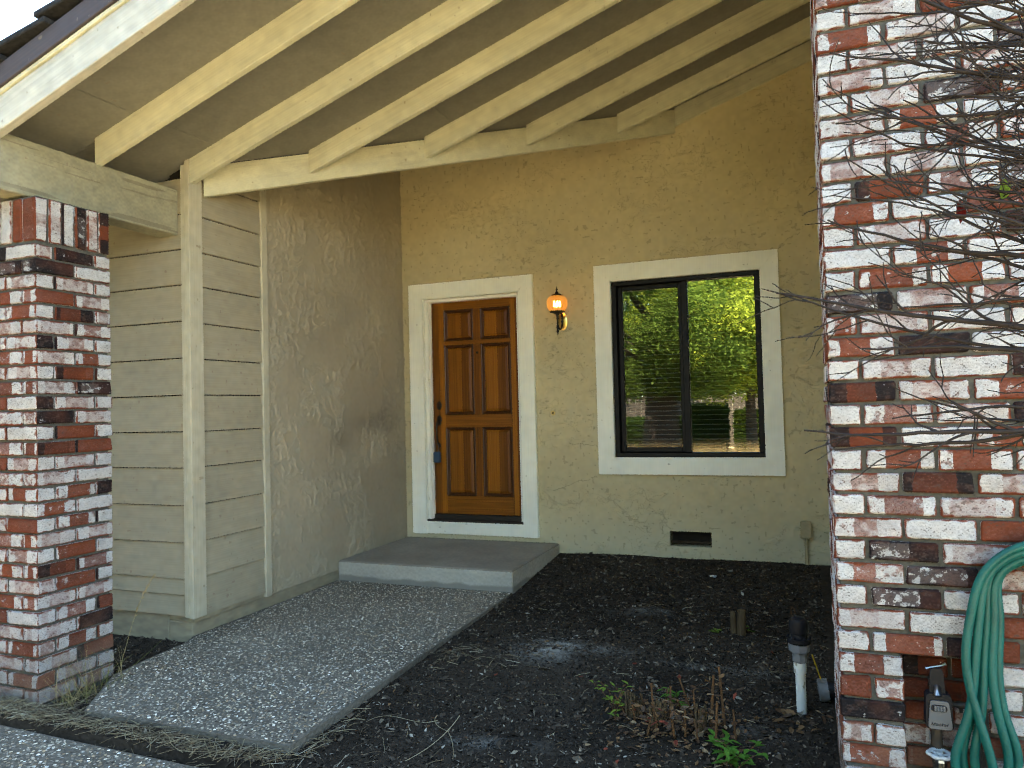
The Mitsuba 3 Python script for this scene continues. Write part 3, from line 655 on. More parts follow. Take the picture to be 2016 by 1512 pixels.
def raf(x0, x1, y0, y1, lo, hi, plumb=True):
    n = 30; xs = np.linspace(x0, x1, n); rr = np.random.default_rng(int(abs(y0) * 1000))
    lo_j = rr.normal(0, 0.0011, n); bow = np.cumsum(rr.normal(0, 0.0006, n)); hb = rr.normal(0, 0.0008, n)
    pr = [(0.003, 0), (0, 0.003)]
    V = []
    for i, x in enumerate(xs):
        zl = lo + S * x + lo_j[i] + bow[i] * 0.3; zh = hi + S * x
        ya, yb = y0 + hb[i], y1 + hb[i]; c = 0.0035
        V += [(x, ya + c, zl), (x, yb - c, zl), (x, yb, zl + c), (x, yb, zh), (x, ya, zh), (x, ya, zl + c)]
    V = np.array(V); F = []
    for i in range(n - 1):
        for j in range(6):
            k = (j + 1) % 6; a, b, c, d = i * 6 + j, i * 6 + k, i * 6 + 6 + k, i * 6 + 6 + j
            F += [[a, c, b], [a, d, c]]
    for base, o in ((0, 1), ((n - 1) * 6, -1)):
        for j in range(1, 5): F.append([base, base + j, base + j + 1][::o])
    return V, np.array(F)
for k in range(1, 7):
    obj('rafter', raf(foot[k], 6.9, Yk[k] - 0.040, Yk[k], 2.88, 3.05), 'm_rafter', roof)
obj('rafter', raf(2.72, 6.9, -0.040, -0.002, 2.885, 3.05), 'm_rafter', roof, label='half hidden rafter fixed along the entry wall')
obj('barge_rafter', raf(-0.9, 6.95, -3.995, -3.945, 2.845, 3.012), 'm_barge', roof, label='pale outer rafter along the gable edge')
obj('drip_strip', raf(-0.93, 6.95, -4.008, -3.946, 3.014, 3.034), 'm_rafter', roof)
obj('fascia_board', raf(-0.95, 6.95, -4.022, -3.977, 3.036, 3.142), 'm_fascia', roof, label='dark brown fascia board above the gable rafter')
# rake tiles, stepped up the slope
for i in range(21):
    xa = -1.0 + i * 0.33; v, f = cbox(xa, xa + 0.40, -4.05, -3.70, 0.0, 0.030, 0.005)
    v = v.copy(); v[:, 2] += 3.155 + S * v[:, 0] + 0.055 * (1 - (v[:, 0] - xa) / 0.40)
    obj('roof_tile', (v, f), 'm_tile', roof)
m = M()
for r in range(1, 24):
    for i in range(24):
        xa = -1.0 + i * 0.33 + (0.1 if r % 2 else 0); y0 = -3.70 + (r - 1) * 0.33
        if xa < y0 + 3.2 and y0 > -3.0: continue
        v, f = cbox(xa, xa + 0.40, y0 + .003, y0 + 0.327, 0.0, 0.030, 0.004); v = v.copy(); v[:, 2] += 3.150 + S * v[:, 0] + 0.055 * (1 - (v[:, 0] - xa) / 0.40); m.add(v, f)
obj('tile_field', m.get(), 'm_tile', roof, kind='stuff')
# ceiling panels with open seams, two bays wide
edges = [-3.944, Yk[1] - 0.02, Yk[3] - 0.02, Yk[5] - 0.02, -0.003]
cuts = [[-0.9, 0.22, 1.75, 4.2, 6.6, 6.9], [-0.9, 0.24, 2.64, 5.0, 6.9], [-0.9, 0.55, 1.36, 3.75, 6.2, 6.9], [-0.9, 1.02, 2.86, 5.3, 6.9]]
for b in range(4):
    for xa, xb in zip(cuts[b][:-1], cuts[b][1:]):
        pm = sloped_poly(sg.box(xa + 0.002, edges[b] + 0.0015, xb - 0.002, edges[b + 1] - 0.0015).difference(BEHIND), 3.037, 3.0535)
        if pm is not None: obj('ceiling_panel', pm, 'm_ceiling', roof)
# diagonal valley beam from the garage corner to the entry wall
def valley():
    P0, P1 = np.array([0.052, -2.69]), np.array([2.722, -0.045]); d = (P1 - P0) / np.linalg.norm(P1 - P0); nn = np.array([-d[1], d[0]])
    n = 40; V = []; rr = np.random.default_rng(8)
    for i, s in enumerate(np.linspace(0, 1, n)):
        q = P0 + (P1 - P0) * s; x = q[0]; z0 = 2.822 + S * x + rr.normal(0, 0.0012); z1 = 3.020 + S * x
        for w, z in ((0.003, z0), (0.04, z0), (0.04, z1), (0.0, z1), (0.0, z0 + 0.003)):
            V.append((q[0] + nn[0] * w, q[1] + nn[1] * w, z))
    F = []
    for i in range(n - 1):
        for j in range(5):
            k = (j + 1) % 5; a, b, c, e = i * 5 + j, i * 5 + k, i * 5 + 5 + k, i * 5 + 5 + j; F += [[a, b, c], [a, c, e]]
    F += [[0, 2, 1], [0, 3, 2], [0, 4, 3]]; e = (n - 1) * 5; F += [[e, e + 1, e + 2], [e, e + 2, e + 3], [e, e + 3, e + 4]]
    return np.array(V), np.array(F)
obj('valley_beam', valley(), 'm_rafter', roof, label='diagonal board carrying the feet of the rafters')
# little level ceiling behind the valley
m = M(); m.add([[0.0, -2.66, 2.90], [2.69, -0.003, 3.80], [0.0, -0.003, 3.80]], [[0, 1, 2]]); obj('valley_ceiling', m.get(), 'm_ceiling', roof)
# beam on the pillar
def beam_mesh():
    ys = np.linspace(-4.25, -2.797, 30); rr = np.random.default_rng(2); V = []; F = []; n = len(ys)
    for y in ys:
        j = rr.normal(0, 0.0012, 4); x0, x1, z0, z1, c = -0.222, -0.066, 2.572, 2.868, 0.006
        V += [(x0 + c, y, z0), (x1 - c, y, z0), (x1 + j[0], y, z0 + c + j[1]), (x1 + j[2], y, z1 - c), (x1 - c, y, z1 + j[3]), (x0 + c, y, z1), (x0, y, z1 - c), (x0, y, z0 + c)]
    for i in range(n - 1):
        for j in range(8):
            k = (j + 1) % 8; a, b, c, d = i * 8 + j, i * 8 + k, i * 8 + 8 + k, i * 8 + 8 + j; F += [[a, b, c], [a, c, d]]
    for j in range(1, 7): F += [[0, j + 1, j], [(n - 1) * 8, (n - 1) * 8 + j, (n - 1) * 8 + j + 1]]
    V = np.array(V); F = np.array(F)[:, ::-1]
    return V, F
part('beam', beam_mesh(), 'm_beam', label='thick painted beam resting on the brick pillar')

# garage roof behind, only for its shade
m = M(); t = trimesh.creation.extrude_polygon(sg.Polygon([(0.001, -2.66), (6.0, 3.2), (0.001, 3.2)]), 0.1, engine='earcut'); v = np.array(t.vertices); v[:, 2] += 3.0 + S * (v[:, 1] + 2.75); m.add(v, np.array(t.faces))
v, f = cbox(-9.6, -0.97, -3.2, -2.746, 0, 0.1, 0.002); v = v.copy(); v[:, 2] += 2.96 + S * (v[:, 1] + 2.75); m.add(v, f)
v, f = cbox(-9.6, 0.0, -2.745, 3.2, 0, 0.1, 0.002); v = v.copy(); v[:, 2] += 2.96 + S * (v[:, 1] + 2.75); m.add(v, f); v, f = cbox(-9.6, 0.0, 3.2, 9.3, 0, 0.1, 0.002); v = v.copy(); v[:, 2] += 2.96 + S * (5.95) - S * (v[:, 1] - 3.2); m.add(v, f)
part('garage_roof', m.get(), 'm_tile')

# ---- front door
DX0, DX1, DZ0, DZ1, DY = 0.279, 1.200, 0.388, 2.440, 0.060
PAN = [(0.418, 0.727, 2.062, 2.362), (0.807, 1.108, 2.062, 2.362), (0.418, 0.727, 1.345, 2.020), (0.807, 1.108, 1.345, 2.020), (0.418, 0.727, 0.562, 1.220), (0.807, 1.108, 0.562, 1.220)]
def split_h(xa, xb, za, zb): return one(xa, xb, DY, DY + 0.044, za, zb, b=0.0015)
dr_m = M()
bx(dr_m, DX0 + .002, DX1 - .002, DY + 0.020, DY + 0.030, DZ0 + .002, DZ1 - .002, 0.001)
door = part('front_door', dr_m.get(), 'm_wood_dark', label='stained brown six panel wooden front door')
for (xa, xb, za, zb) in ((DX0, 0.418, DZ0, DZ1), (1.108, DX1, DZ0, DZ1), (0.727, 0.807, 2.062, 2.362), (0.727, 0.807, 1.345, 2.020), (0.727, 0.807, 0.562, 1.220)):
    obj('stile', split_h(xa, xb, za, zb), 'm_wood_v', door)
for (za, zb) in ((2.3625, DZ1), (2.0205, 2.0615), (1.2205, 1.3445), (DZ0, 0.5615)):
    obj('rail', split_h(0.4185, 1.1075, za, zb), 'm_wood_h', door)
def ring_strip(rects, ys):
    V = []; F = []
    for (a, b, c, d), y in zip(rects, ys): V += [(a, y, c), (b, y, c), (b, y, d), (a, y, d)]
    for i in range(len(rects) - 1):
        for j in range(4):
            k = (j + 1) % 4; p, q, r, s = i * 4 + j, i * 4 + k, i * 4 + 4 + k, i * 4 + 4 + j; F += [[p, q, r], [p, r, s]]
    return V, F
for (a, b, c, d) in PAN:
    ins = lambda t: (a + t, b - t, c + t, d - t)
    V, F = ring_strip([ins(-.002), ins(.004), ins(.012), ins(.017), ins(.026), ins(.030)], [DY - 0.004, DY - 0.008, DY - 0.003, DY + 0.004, DY + 0.013, DY + 0.016])
    obj('panel_molding', (np.array(V), np.array(F)), 'm_wood_dark', door)
    V, F = ring_strip([ins(.028), ins(.031), ins(.050), ins(.052)], [DY + 0.018, DY + 0.015, DY + 0.004, DY + 0.003]); n = len(V)
    F = F + [[n - 4, n - 3, n - 2], [n - 4, n - 2, n - 1]]
    obj('panel', (np.array(V), np.array(F)), 'm_wood_v', door)
# hardware
def disc(x, z, rx, rz, y0, y1, n=24, dome=0.0):
    a = np.arange(n) * 2 * np.pi / n; o = np.stack([rx * np.cos(a) + x, a * 0, rz * np.sin(a) + z], 1)
    V = np.vstack([o + [0, y1, 0], o + [0, y0 + 0.002, 0], np.array([x, 0, z]) + (o - [x, 0, z]) * 0.86 + [0, y0, 0], [[x, y0 - dome, z]]]); V[-1, 1] = y0 - dome
    F = []
    for i in range(n):
        j = (i + 1) % n
        for r in (0, 1): F += [[r * n + i, r * n + j, (r + 1) * n + j], [r * n + i, (r + 1) * n + j, (r + 1) * n + i]]
        F.append([2 * n + i, 2 * n + j, 3 * n])
    return V, np.array(F)
m = M(); m.add(*disc(0.350, 1.437, 0.026, 0.042, DY - 0.012, DY)); m.add(*disc(0.350, 1.437, 0.016, 0.016, DY - 0.026, DY - 0.012))
obj('deadbolt', m.get(), 'm_bronze', door, smooth=30)
m = M(); m.add(*disc(0.347, 1.292, 0.026, 0.052, DY - 0.010, DY)); m.add(*tube(spline([(0.347, DY - 0.012, 1.285), (0.347, DY - 0.05, 1.262), (0.346, DY - 0.062, 1.20), (0.345, DY - 0.055, 1.13), (0.344, DY - 0.035, 1.08), (0.344, DY - 0.004, 1.05)], 24), np.linspace(0.010, 0.008, 24), 8))
m.add(*tube([(0.347, DY - 0.012, 1.31), (0.347, DY - 0.045, 1.315)], 0.006, 6)); m.add(*disc(0.344, 1.05, 0.014, 0.022, DY - 0.006, DY))
obj('handle', m.get(), 'm_bronze', door, smooth=40)
m = M(); m.add(*disc(0.767, 1.937, 0.011, 0.011, DY - 0.006, DY)); obj('peephole', m.get(), 'm_bronze', door)
# casing, jamb, sill
cas = part('door_frame', one(0.2365, 0.2775, 0.0, 0.115, 0.33, 2.472, b=0.002), 'm_jamb', label='cream painted door frame with wide flat casing')
def mitre(poly, y0=-0.04, y1=0.002): return extr_xz(poly, y0, y1)
obj('casing', mitre([(0.086, 0.205), (0.235, 0.205), (0.235, 2.4735), (0.086, 2.6225)]), 'm_casing', cas)
obj('casing', mitre([(1.236, 0.205), (1.378, 0.205), (1.378, 2.6225), (1.236, 2.4735)]), 'm_casing', cas)
obj('casing', mitre([(0.0865, 2.624), (0.2355, 2.475), (1.2355, 2.475), (1.3775, 2.624)]), 'm_casing', cas)
obj('jamb', one(1.2015, 1.2345, 0.0, 0.115, 0.33, 2.472, b=0.002), 'm_jamb', cas)
obj('jamb', one(0.278, 1.201, 0.0, 0.115, 2.4415, 2.4725, b=0.002), 'm_jamb', cas)
m = M(); bx(m, 0.278, 0.290, 0.02, 0.055, 0.345, 2.44, 0.002); obj('door_stop', m.get(), 'm_jamb', cas)
obj('sill_board', one(0.2365, 1.2345, -0.030, 0.02, 0.207, 0.322, b=0.003), 'm_casing', cas)
m = M(); bx(m, 0.2385, 1.2325, 0.030, 0.105, 0.3235, 0.3865, 0.006); bx(m, 0.2375, 1.2335, -0.034, 0.0295, 0.3235, 0.342, 0.005)
obj('threshold', m.get(), 'm_threshold', cas, label='dark worn threshold strip')

# ---- window
WX0, WX1, WZ0, WZ1 = 2.112, 3.364, 0.944, 2.490
win = part('window', one(WX0, WX1, -0.006, 0.10, WZ0, WZ0 + 0.036, b=0.003), 'm_blackframe', label='black framed sliding window with a wide cream surround')
obj('frame', one(WX0, WX1, -0.006, 0.10, WZ1 - 0.036, WZ1, b=0.003), 'm_blackframe', win)
obj('frame', one(WX0, WX0 + 0.040, -0.0055, 0.10, WZ0 + .0365, WZ1 - .0365, b=0.003), 'm_blackframe', win)
obj('frame', one(WX1 - 0.045, WX1, -0.0055, 0.10, WZ0 + .0365, WZ1 - .0365, b=0.003), 'm_blackframe', win)
obj('meeting_stile', one(2.716, 2.768, 0.012, 0.09, WZ0 + .037, WZ1 - .037, b=0.004), 'm_blackframe', win)
XL0, XL1, ZL0, ZL1 = 2.153, 2.715, 0.982, 2.452
for a in ((XL0, XL0 + 0.042, 0.05, 0.086, ZL0, ZL1), (XL1 - 0.03, XL1, 0.05, 0.086, ZL0, ZL1), (XL0 + .0425, XL1 - .0305, 0.05, 0.086, ZL0, ZL0 + 0.04), (XL0 + .0425, XL1 - .0305, 0.05, 0.086, ZL1 - 0.04, ZL1)):
    obj('sash', one(*a, b=0.004), 'm_blackframe', win)
def sheet(x0, x1, z0, z1, y): return np.array([[x0, y, z0], [x1, y, z0], [x1, y, z1], [x0, y, z1]]), np.array([[0, 1, 2, 3]])
obj('pane', sheet(XL0 + .041, XL1 - .029, ZL0 + .039, ZL1 - .039, 0.066), 'm_glass_plain', win, label='left pane mirroring a darker tree')
obj('pane', sheet(2.767, WX1 - 0.044, WZ0 + 0.036, WZ1 - 0.036, 0.040), 'm_glass', win, label='right pane mirroring bright green trees')
def trimp(poly): return extr_xz(poly, -0.042, 0.002)
o = (1.962, 3.514, 0.793, 2.643); i_ = (2.110, 3.366, 0.942, 2.492); g = 0.0008
obj('trim', trimp([(o[0], o[2]), (o[1], o[2]), (i_[1], i_[2] - g), (i_[0], i_[2] - g)]), 'm_casing', win)
obj('trim', trimp([(o[1], o[2] + 2 * g), (o[1], o[3] - 2 * g), (i_[1] + g, i_[3]), (i_[1] + g, i_[2])]), 'm_casing', win)
obj('trim', trimp([(o[1], o[3]), (o[0], o[3]), (i_[0], i_[3] + g), (i_[1], i_[3] + g)]), 'm_casing', win)
obj('trim', trimp([(o[0], o[3] - 2 * g), (o[0], o[2] + 2 * g), (i_[0] - g, i_[2]), (i_[0] - g, i_[3])]), 'm_casing', win)
m = M(); rr = np.random.default_rng(4)
for i in range(37):
    z = 0.965 + i * 0.0415; v, f = cbox(2.13, 3.35, -0.024, 0.024, -0.0013, 0.0013, 0.0005); v = v.copy(); a = 0.10 + rr.normal(0, 0.01)
    v = np.stack([v[:, 0], v[:, 1] * math.cos(a) - v[:, 2] * math.sin(a) + 0.150, v[:, 1] * math.sin(a) + v[:, 2] * math.cos(a) + z], 1); m.add(v, f)
obj('blind', m.get(), 'm_blind', win, kind='stuff')
m = M(); m.add(*sheet(1.0, 4.3, -0.2, 3.5, 3.0)); m.add(*sheet(1.0, 1.001, 0, 0, 0)) if False else None
m.add([[1.0, 0.17, 0], [1.0, 3.0, 0], [1.0, 3.0, 3.2], [1.0, 0.17, 3.2]], [[0, 1, 2, 3]]); m.add([[3.89, 0.17, 0], [3.89, 3.0, 0], [3.89, 3.0, 3.2], [3.89, 0.17, 3.2]], [[0, 1, 2, 3]]); m.add([[1.0, 0.17, 0.3], [3.89, 0.17, 0.3], [3.89, 3.0, 0.3], [1.0, 3.0, 0.3]], [[0, 1, 2, 3]]); m.add([[1.0, 0.17, 3.1], [3.89, 0.17, 3.1], [3.89, 3.0, 3.1], [1.0, 3.0, 3.1]], [[0, 1, 2, 3]])
part('room', m.get(), 'm_room')

# ---- crawl space vent, conduit box
m = M(); bx(m, 2.557, 2.911, 0.150, 0.158, 0.176, 0.312, 0.001)
vent = part('vent', m.get(), 'm_gap', label='dark mesh crawl space vent low on the wall under the window')
m = M()
for i in range(44): x = 2.561 + i * 0.0079; m.add(*tube([(x, 0.045 + 0.004 * math.sin(i), 0.178), (x, 0.050, 0.31)], 0.0007, 3, False))
for i in range(17): z = 0.181 + i * 0.0079; m.add(*tube([(2.559, 0.047, z), (2.909, 0.047, z)], 0.0007, 3, False))
obj('mesh', m.get(), 'm_iron', vent, kind='stuff')
m = M(); bx(m, 2.557, 2.911, 0.058, 0.10, 0.2, 0.214, 0.002); obj('slat', m.get(), 'm_stumpwood', vent)

cb = thing('conduit_box', 'small painted electrical box low on the wall right of the vent', 'electrical box')
obj('box', one(3.617, 3.687, -0.052, -0.001, 0.302, 0.428, b=0.003), 'm_wallbox', cb)
obj('cover', one(3.611, 3.693, -0.0605, -0.0525, 0.297, 0.433, b=0.003), 'm_wallbox', cb)
m = M(); m.add(*tube([(3.652, -0.026, 0.3015), (3.652, -0.026, 0.02)], 0.0135, 12)); obj('conduit', m.get(), 'm_wallbox', cb, smooth=40)

# ---- wall lantern
LX, LY = 1.650, -0.150
lan = thing('wall_lantern', 'lit black wall lantern with an amber glass globe between door and window', 'lantern')
m = M(); m.add(*disc(LX + 0.005, 2.170, 0.045, 0.078, -0.016, -0.001, 28, 0.012)); obj('backplate', m.get(), 'm_brass', lan, smooth=30)
m = M(); m.add(*lathe([(0.001, 2.478), (0.004, 2.466), (0.003, 2.458), (0.008, 2.452), (0.012, 2.446), (0.006, 2.436), (0.007, 2.425), (0.016, 2.416), (0.02, 2.408), (0.042, 2.400), (0.050, 2.394), (0.048, 2.389), (0.001, 2.388)], (LX, LY, 0), 24)); obj('cap', m.get(), 'm_iron', lan, smooth=35)
m = M(); m.add(*lathe([(0.050, 2.388), (0.068, 2.382), (0.083, 2.366), (0.091, 2.340), (0.092, 2.315), (0.088, 2.290), (0.078, 2.268), (0.066, 2.256), (0.060, 2.252)], (LX, LY, 0), 72, 0.018, 18)); obj('globe', m.get(), 'm_amber', lan, label='ribbed amber glass globe glowing orange', smooth=True)
m = M(); m.add(*lathe([(0.001, 2.2505), (0.066, 2.2505), (0.069, 2.246), (0.066, 2.241), (0.045, 2.236), (0.022, 2.226), (0.012, 2.214), (0.010, 2.19), (0.013, 2.184), (0.008, 2.176), (0.007, 2.12), (0.010, 2.114), (0.014, 2.106), (0.009, 2.098), (0.006, 2.088), (0.011, 2.078), (0.013, 2.070), (0.006, 2.060), (0.003, 2.045), (0.001, 2.034)], (LX, LY, 0), 20)); obj('stem', m.get(), 'm_iron', lan, smooth=35)
m = M(); m.add(*tube(spline([(LX, LY + 0.052, 2.247), (LX + .002, LY + 0.07, 2.262), (LX + .003, LY + 0.098, 2.255), (LX + .004, LY + 0.125, 2.215), (LX + .005, LY + 0.128, 2.165), (LX + .004, LY + 0.105, 2.115), (LX + .003, LY + 0.07, 2.095), (LX + .001, LY + 0.035, 2.100), (LX, LY + 0.008, 2.125)], 40), 0.0085, 10)); m.add(*tube([(LX + .005, -0.014, 2.17), (LX + .005, -0.028, 2.17)], 0.012, 10)); obj('scroll_arm', m.get(), 'm_iron', lan, smooth=40)
for i in range(4):
    a = i * math.pi / 2 + 0.5; cx, cy = LX + 0.026 * math.cos(a), LY + 0.026 * math.sin(a)
    m = M(); m.add(*tube([(cx, cy, 2.251), (cx, cy, 2.288)], 0.0075, 8)); obj('candle', m.get(), 'm_brass', lan)
    m = M(); m.add(*lathe([(0.0005, 2.347), (0.004, 2.335), (0.009, 2.318), (0.0105, 2.306), (0.008, 2.294), (0.006, 2.2885), (0.0005, 2.288)], (cx, cy, 0), 10)); v, f = m.get()
    key = obj('bulb', (v, f[:, ::-1]), 'm_brass', lan, smooth=True)
    scene[key]['emitter'] = {'type': 'area', 'radiance': {'type': 'rgb', 'value': [1.25, 0.6, 0.13]}}

# doorbell
db = thing('doorbell', 'small round brass doorbell button between door and window', 'doorbell')
m = M(); m.add(*disc(1.537, 1.342, 0.020, 0.020, -0.010, -0.001)); obj('rim', m.get(), 'm_brass', db, smooth=30)
m = M(); m.add(*disc(1.537, 1.342, 0.010, 0.010, -0.015, -0.010)); obj('button', m.get(), 'm_threshold', db, smooth=30)

# lockbox on the door handle
lb = thing('padlock', 'dark blue key lockbox hanging from the front door handle', 'padlock')
m = M(); m.add(*cbox(0.315, 0.380, -0.030, 0.012, 0.885, 0.992, 0.008)); obj('body', m.get(), 'm_blue', lb)
m = M(); m.add(*tube(spline([(0.330, -0.008, 0.99), (0.330, -0.008, 1.04), (0.338, -0.008, 1.066), (0.347, -0.008, 1.073), (0.356, -0.008, 1.066), (0.364, -0.008, 1.04), (0.364, -0.008, 0.99)], 24), 0.0045, 8)); obj('shackle', m.get(), 'm_galv', lb, smooth=40)

#==OBJECTS==
# ------------------------------------------------------------------ things by the chimney
hs = thing('garden_hose', 'coiled teal green garden hose hanging against the brick chimney', 'hose')
pts = []
XM = [4.130, 4.158, 4.186, 4.208, 4.228, 4.170]; XU = [4.186, 4.205, 4.222, 4.236, 4.246, 4.214]; XB = [4.196, 4.092, 4.150, 4.236, 4.262, 4.120]; YO = [-0.066, -0.058, -0.036, -0.040, -0.024, -0.018]; TZ = [0.945, 0.925, 0.905, 0.895, 0.885, 0.912]
for i in range(6):
    y = CY + YO[i] - 0.004; yn = CY + YO[(i + 1) % 6]
    pts += [(XB[i], y, 0.20), (0.5 * XB[i] + 0.5 * XM[i], y - 0.004, 0.36), (XM[i], y - 0.004, 0.56), (XM[i] * .6 + XU[i] * .4, y - .003, 0.72), (XU[i], y, 0.83), (4.275, y + 0.004, TZ[i] - 0.028), (4.375, y, TZ[i]), (4.475, y, TZ[i] - 0.03), (4.545, y, 0.80), (4.58 + 0.01 * i, y, 0.52), (4.54, y, 0.20), (4.43, y, 0.075 + 0.01 * i), (4.30, (y + yn) / 2, 0.045 + 0.008 * i), (4.22 if i != 5 else 4.24, yn, 0.085)]
m = M(); m.add(*tube(spline(pts, 900), 0.0135, 12)); obj('tube', m.get(), 'm_hose', hs, smooth=True)
hk = thing('hose_hook', 'dark iron hook holding the coiled hose at the frame edge', 'hook')
m = M(); m.add(*tube(spline([(4.375, CY - 0.001, 0.86), (4.375, CY - 0.05, 0.855), (4.375, CY - 0.095, 0.862), (4.375, CY - 0.11, 0.90)], 16), 0.012, 8)); bx(m, 4.345, 4.405, CY - 0.006, CY - 0.0005, 0.81, 0.91, 0.002); obj('bracket', m.get(), 'm_iron', hk)

wp = thing('water_spigot', 'dark water pipe with a brass spigot and white handwheel in the chimney niche', 'faucet')
FX, FY = 4.056, CY + 0.055
m = M(); m.add(*tube([(FX, FY, -0.25), (FX, FY, 0.16), (FX, FY, 0.44)], 0.0165, 14)); obj('pipe', m.get(), 'm_galv', wp, smooth=40)
m = M(); m.add(*lathe([(0.0005, 0.198), (0.016, 0.198), (0.018, 0.19), (0.018, 0.176), (0.022, 0.174), (0.022, 0.15), (0.018, 0.148), (0.017, 0.13)], (FX + .002, FY - 0.045, 0), 6)); m.add(*tube([(FX, FY - .045, 0.16), (FX, FY, 0.16)], 0.015, 8)); obj('valve_body', m.get(), 'm_chrome', wp)
m = M(); ang = np.linspace(0, 2 * np.pi, 49)
m.add(*tube(np.stack([FX + (0.034 + 0.0025 * np.cos(6 * ang)) * np.cos(ang), FY - 0.045 + (0.034 + 0.0025 * np.cos(6 * ang)) * np.sin(ang), ang * 0 + 0.214], 1), 0.0062, 8, False))
for k in range(5):
    a = k * 2 * np.pi / 5; m.add(*tube([(FX, FY - .045, 0.212), (FX + 0.034 * math.cos(a), FY - .045 + 0.034 * math.sin(a), 0.214)], 0.0045, 6))
m.add(*lathe([(0.0005, 0.222), (0.010, 0.221), (0.011, 0.206), (0.008, 0.199)], (FX, FY - .045, 0), 12)); obj('handwheel', m.get(), 'm_handwheel', wp, smooth=40)
m = M(); m.add(*lathe([(0.0005, 0.47), (0.013, 0.468), (0.016, 0.455), (0.020, 0.45), (0.021, 0.43), (0.017, 0.42), (0.017, 0.405)], (FX - .002, FY - 0.02, 0), 14)); m.add(*tube([(FX - .002, FY - .03, 0.45), (FX - .004, FY - 0.075, 0.44), (FX - .004, FY - 0.088, 0.42)], 0.012, 10)); obj('spigot', m.get(), 'm_chrome', wp, smooth=40)
m = M(); m.add(*tube([(FX - .002, FY - 0.02, 0.465), (FX - .002, FY - 0.028, 0.493)], 0.005, 8)); m.add(*tube([(FX - 0.03, FY - 0.03, 0.489), (FX - 0.018, FY - 0.03, 0.494), (FX + 0.018, FY - 0.026, 0.502), (FX + 0.032, FY - 0.026, 0.510)], [0.0062, 0.004, 0.004, 0.0065], 8)); obj('tee_handle', m.get(), 'm_chrome', wp, smooth=40)
m = M(); m.add(*tube([(4.118, FY - 0.02, 0.372), (4.15, FY - 0.02, 0.374)], 0.010, 10)); m.add(*tube([(4.128, FY - 0.02, 0.372), (4.128, FY - 0.02, 0.350)], 0.006, 8)); m.add(*tube([(FX, FY + .005, 0.372), (4.12, FY - 0.02, 0.372)], 0.008, 8)); obj('side_outlet', m.get(), 'm_galv', wp, smooth=40)

kb = thing('key_lockbox', 'grey and black combination key lockbox hanging from the spigot in the niche', 'lockbox')
BX0, BX1, BY = 4.016, 4.094, CY - 0.030
def rounded(x0, x1, z0, z1, r, taper, y0, y1):
    import shapely.geometry as sg
    p = sg.Polygon([(x0, z0), (x1, z0), (x1 - taper, z1), (x0 + taper, z1)]).buffer(-r).buffer(r, quad_segs=5)
    return extr_xz(list(p.exterior.coords)[:-1], y0, y1)
m = M(); m.add(*rounded(BX0 - .002, BX1 + .002, 0.308, 0.424, 0.014, 0.004, BY + 0.004, BY + 0.048)); m.add(*rounded(BX0 + .012, BX1 - .016, 0.40, 0.505, 0.014, 0.006, BY + 0.014, BY + 0.022)); obj('body', m.get(), 'm_blackplastic', kb)
m = M(); m.add(*rounded(BX0 + .004, BX1 - .002, 0.312, 0.404, 0.010, 0.009, BY - 0.003, BY + 0.0035)); obj('door', m.get(), 'm_lockface', kb)
m = M(); m.add(*rounded(4.030, 4.078, 0.370, 0.392, 0.009, 0.002, BY - 0.0055, BY - 0.0031)); obj('dial_window', m.get(), 'm_blackplastic', kb)
for i in range(4): obj('dial', one(4.0395 + i * 0.0085, 4.0395 + i * 0.0085 + 0.0068, BY - 0.0085, BY - 0.0056, 0.3725, 0.3895, b=0.0015), 'm_lockface', kb)
obj('latch', one(4.0325, 4.0375, BY - 0.0085, BY - 0.0056, 0.373, 0.389, b=0.001), 'm_blackplastic', kb)
t = meshkit.text_mesh('Master', 0.0098, 0.0006, True); v = np.array(t.vertices); sc_ = 0.050 / (v[:, 0].max() - v[:, 0].min())
v = np.stack([4.029 + (v[:, 0] - v[:, 0].min()) * sc_ + v[:, 1] * 0.15, BY - 0.003 - v[:, 2], 0.3235 + v[:, 1]], 1); obj('lettering', (v, np.array(t.faces)[:, ::-1]), 'm_blackplastic', kb)
m = M(); m.add(*tube(spline([(4.040, BY + .03, 0.42), (4.039, BY + .03, 0.455), (4.047, BY + .034, 0.474), (4.056, BY + .038, 0.476), (4.066, BY + .034, 0.470), (4.072, BY + .03, 0.45), (4.072, BY + .03, 0.42)], 24), 0.0055, 8)); obj('shackle', m.get(), 'm_galv', kb, smooth=40)

# ------------------------------------------------------------------ irrigation riser and cap
pv = thing('irrigation_valve', 'white plastic riser pipe with grey union and black valve top standing in the soil', 'irrigation valve')
QX, QY = 3.615, -2.80
m = M(); m.add(*tube([(QX + .003, QY, -0.15), (QX, QY, 0.19)], 0.0225, 18)); obj('riser', m.get(), 'm_pvc', pv, smooth=40)
m = M(); m.add(*lathe([(0.0229, 0.155), (0.0275, 0.157), (0.0275, 0.204), (0.024, 0.206)], (QX, QY, 0), 18)); obj('socket', m.get(), 'm_pvc', pv, smooth=30)
m = M(); m.add(*lathe([(0.001, 0.2065), (0.031, 0.2065), (0.032, 0.215), (0.032, 0.248), (0.034, 0.25), (0.046, 0.256), (0.047, 0.287), (0.042, 0.292), (0.001, 0.293)], (QX, QY, 0), 8)); obj('union', m.get(), 'm_greyplastic', pv)
m = M(); m.add(*lathe([(0.001, 0.2935), (0.050, 0.2935), (0.053, 0.298), (0.053, 0.315), (0.036, 0.318), (0.034, 0.335), (0.040, 0.34), (0.042, 0.385), (0.036, 0.402), (0.020, 0.412), (0.001, 0.414)], (QX, QY, 0), 20))
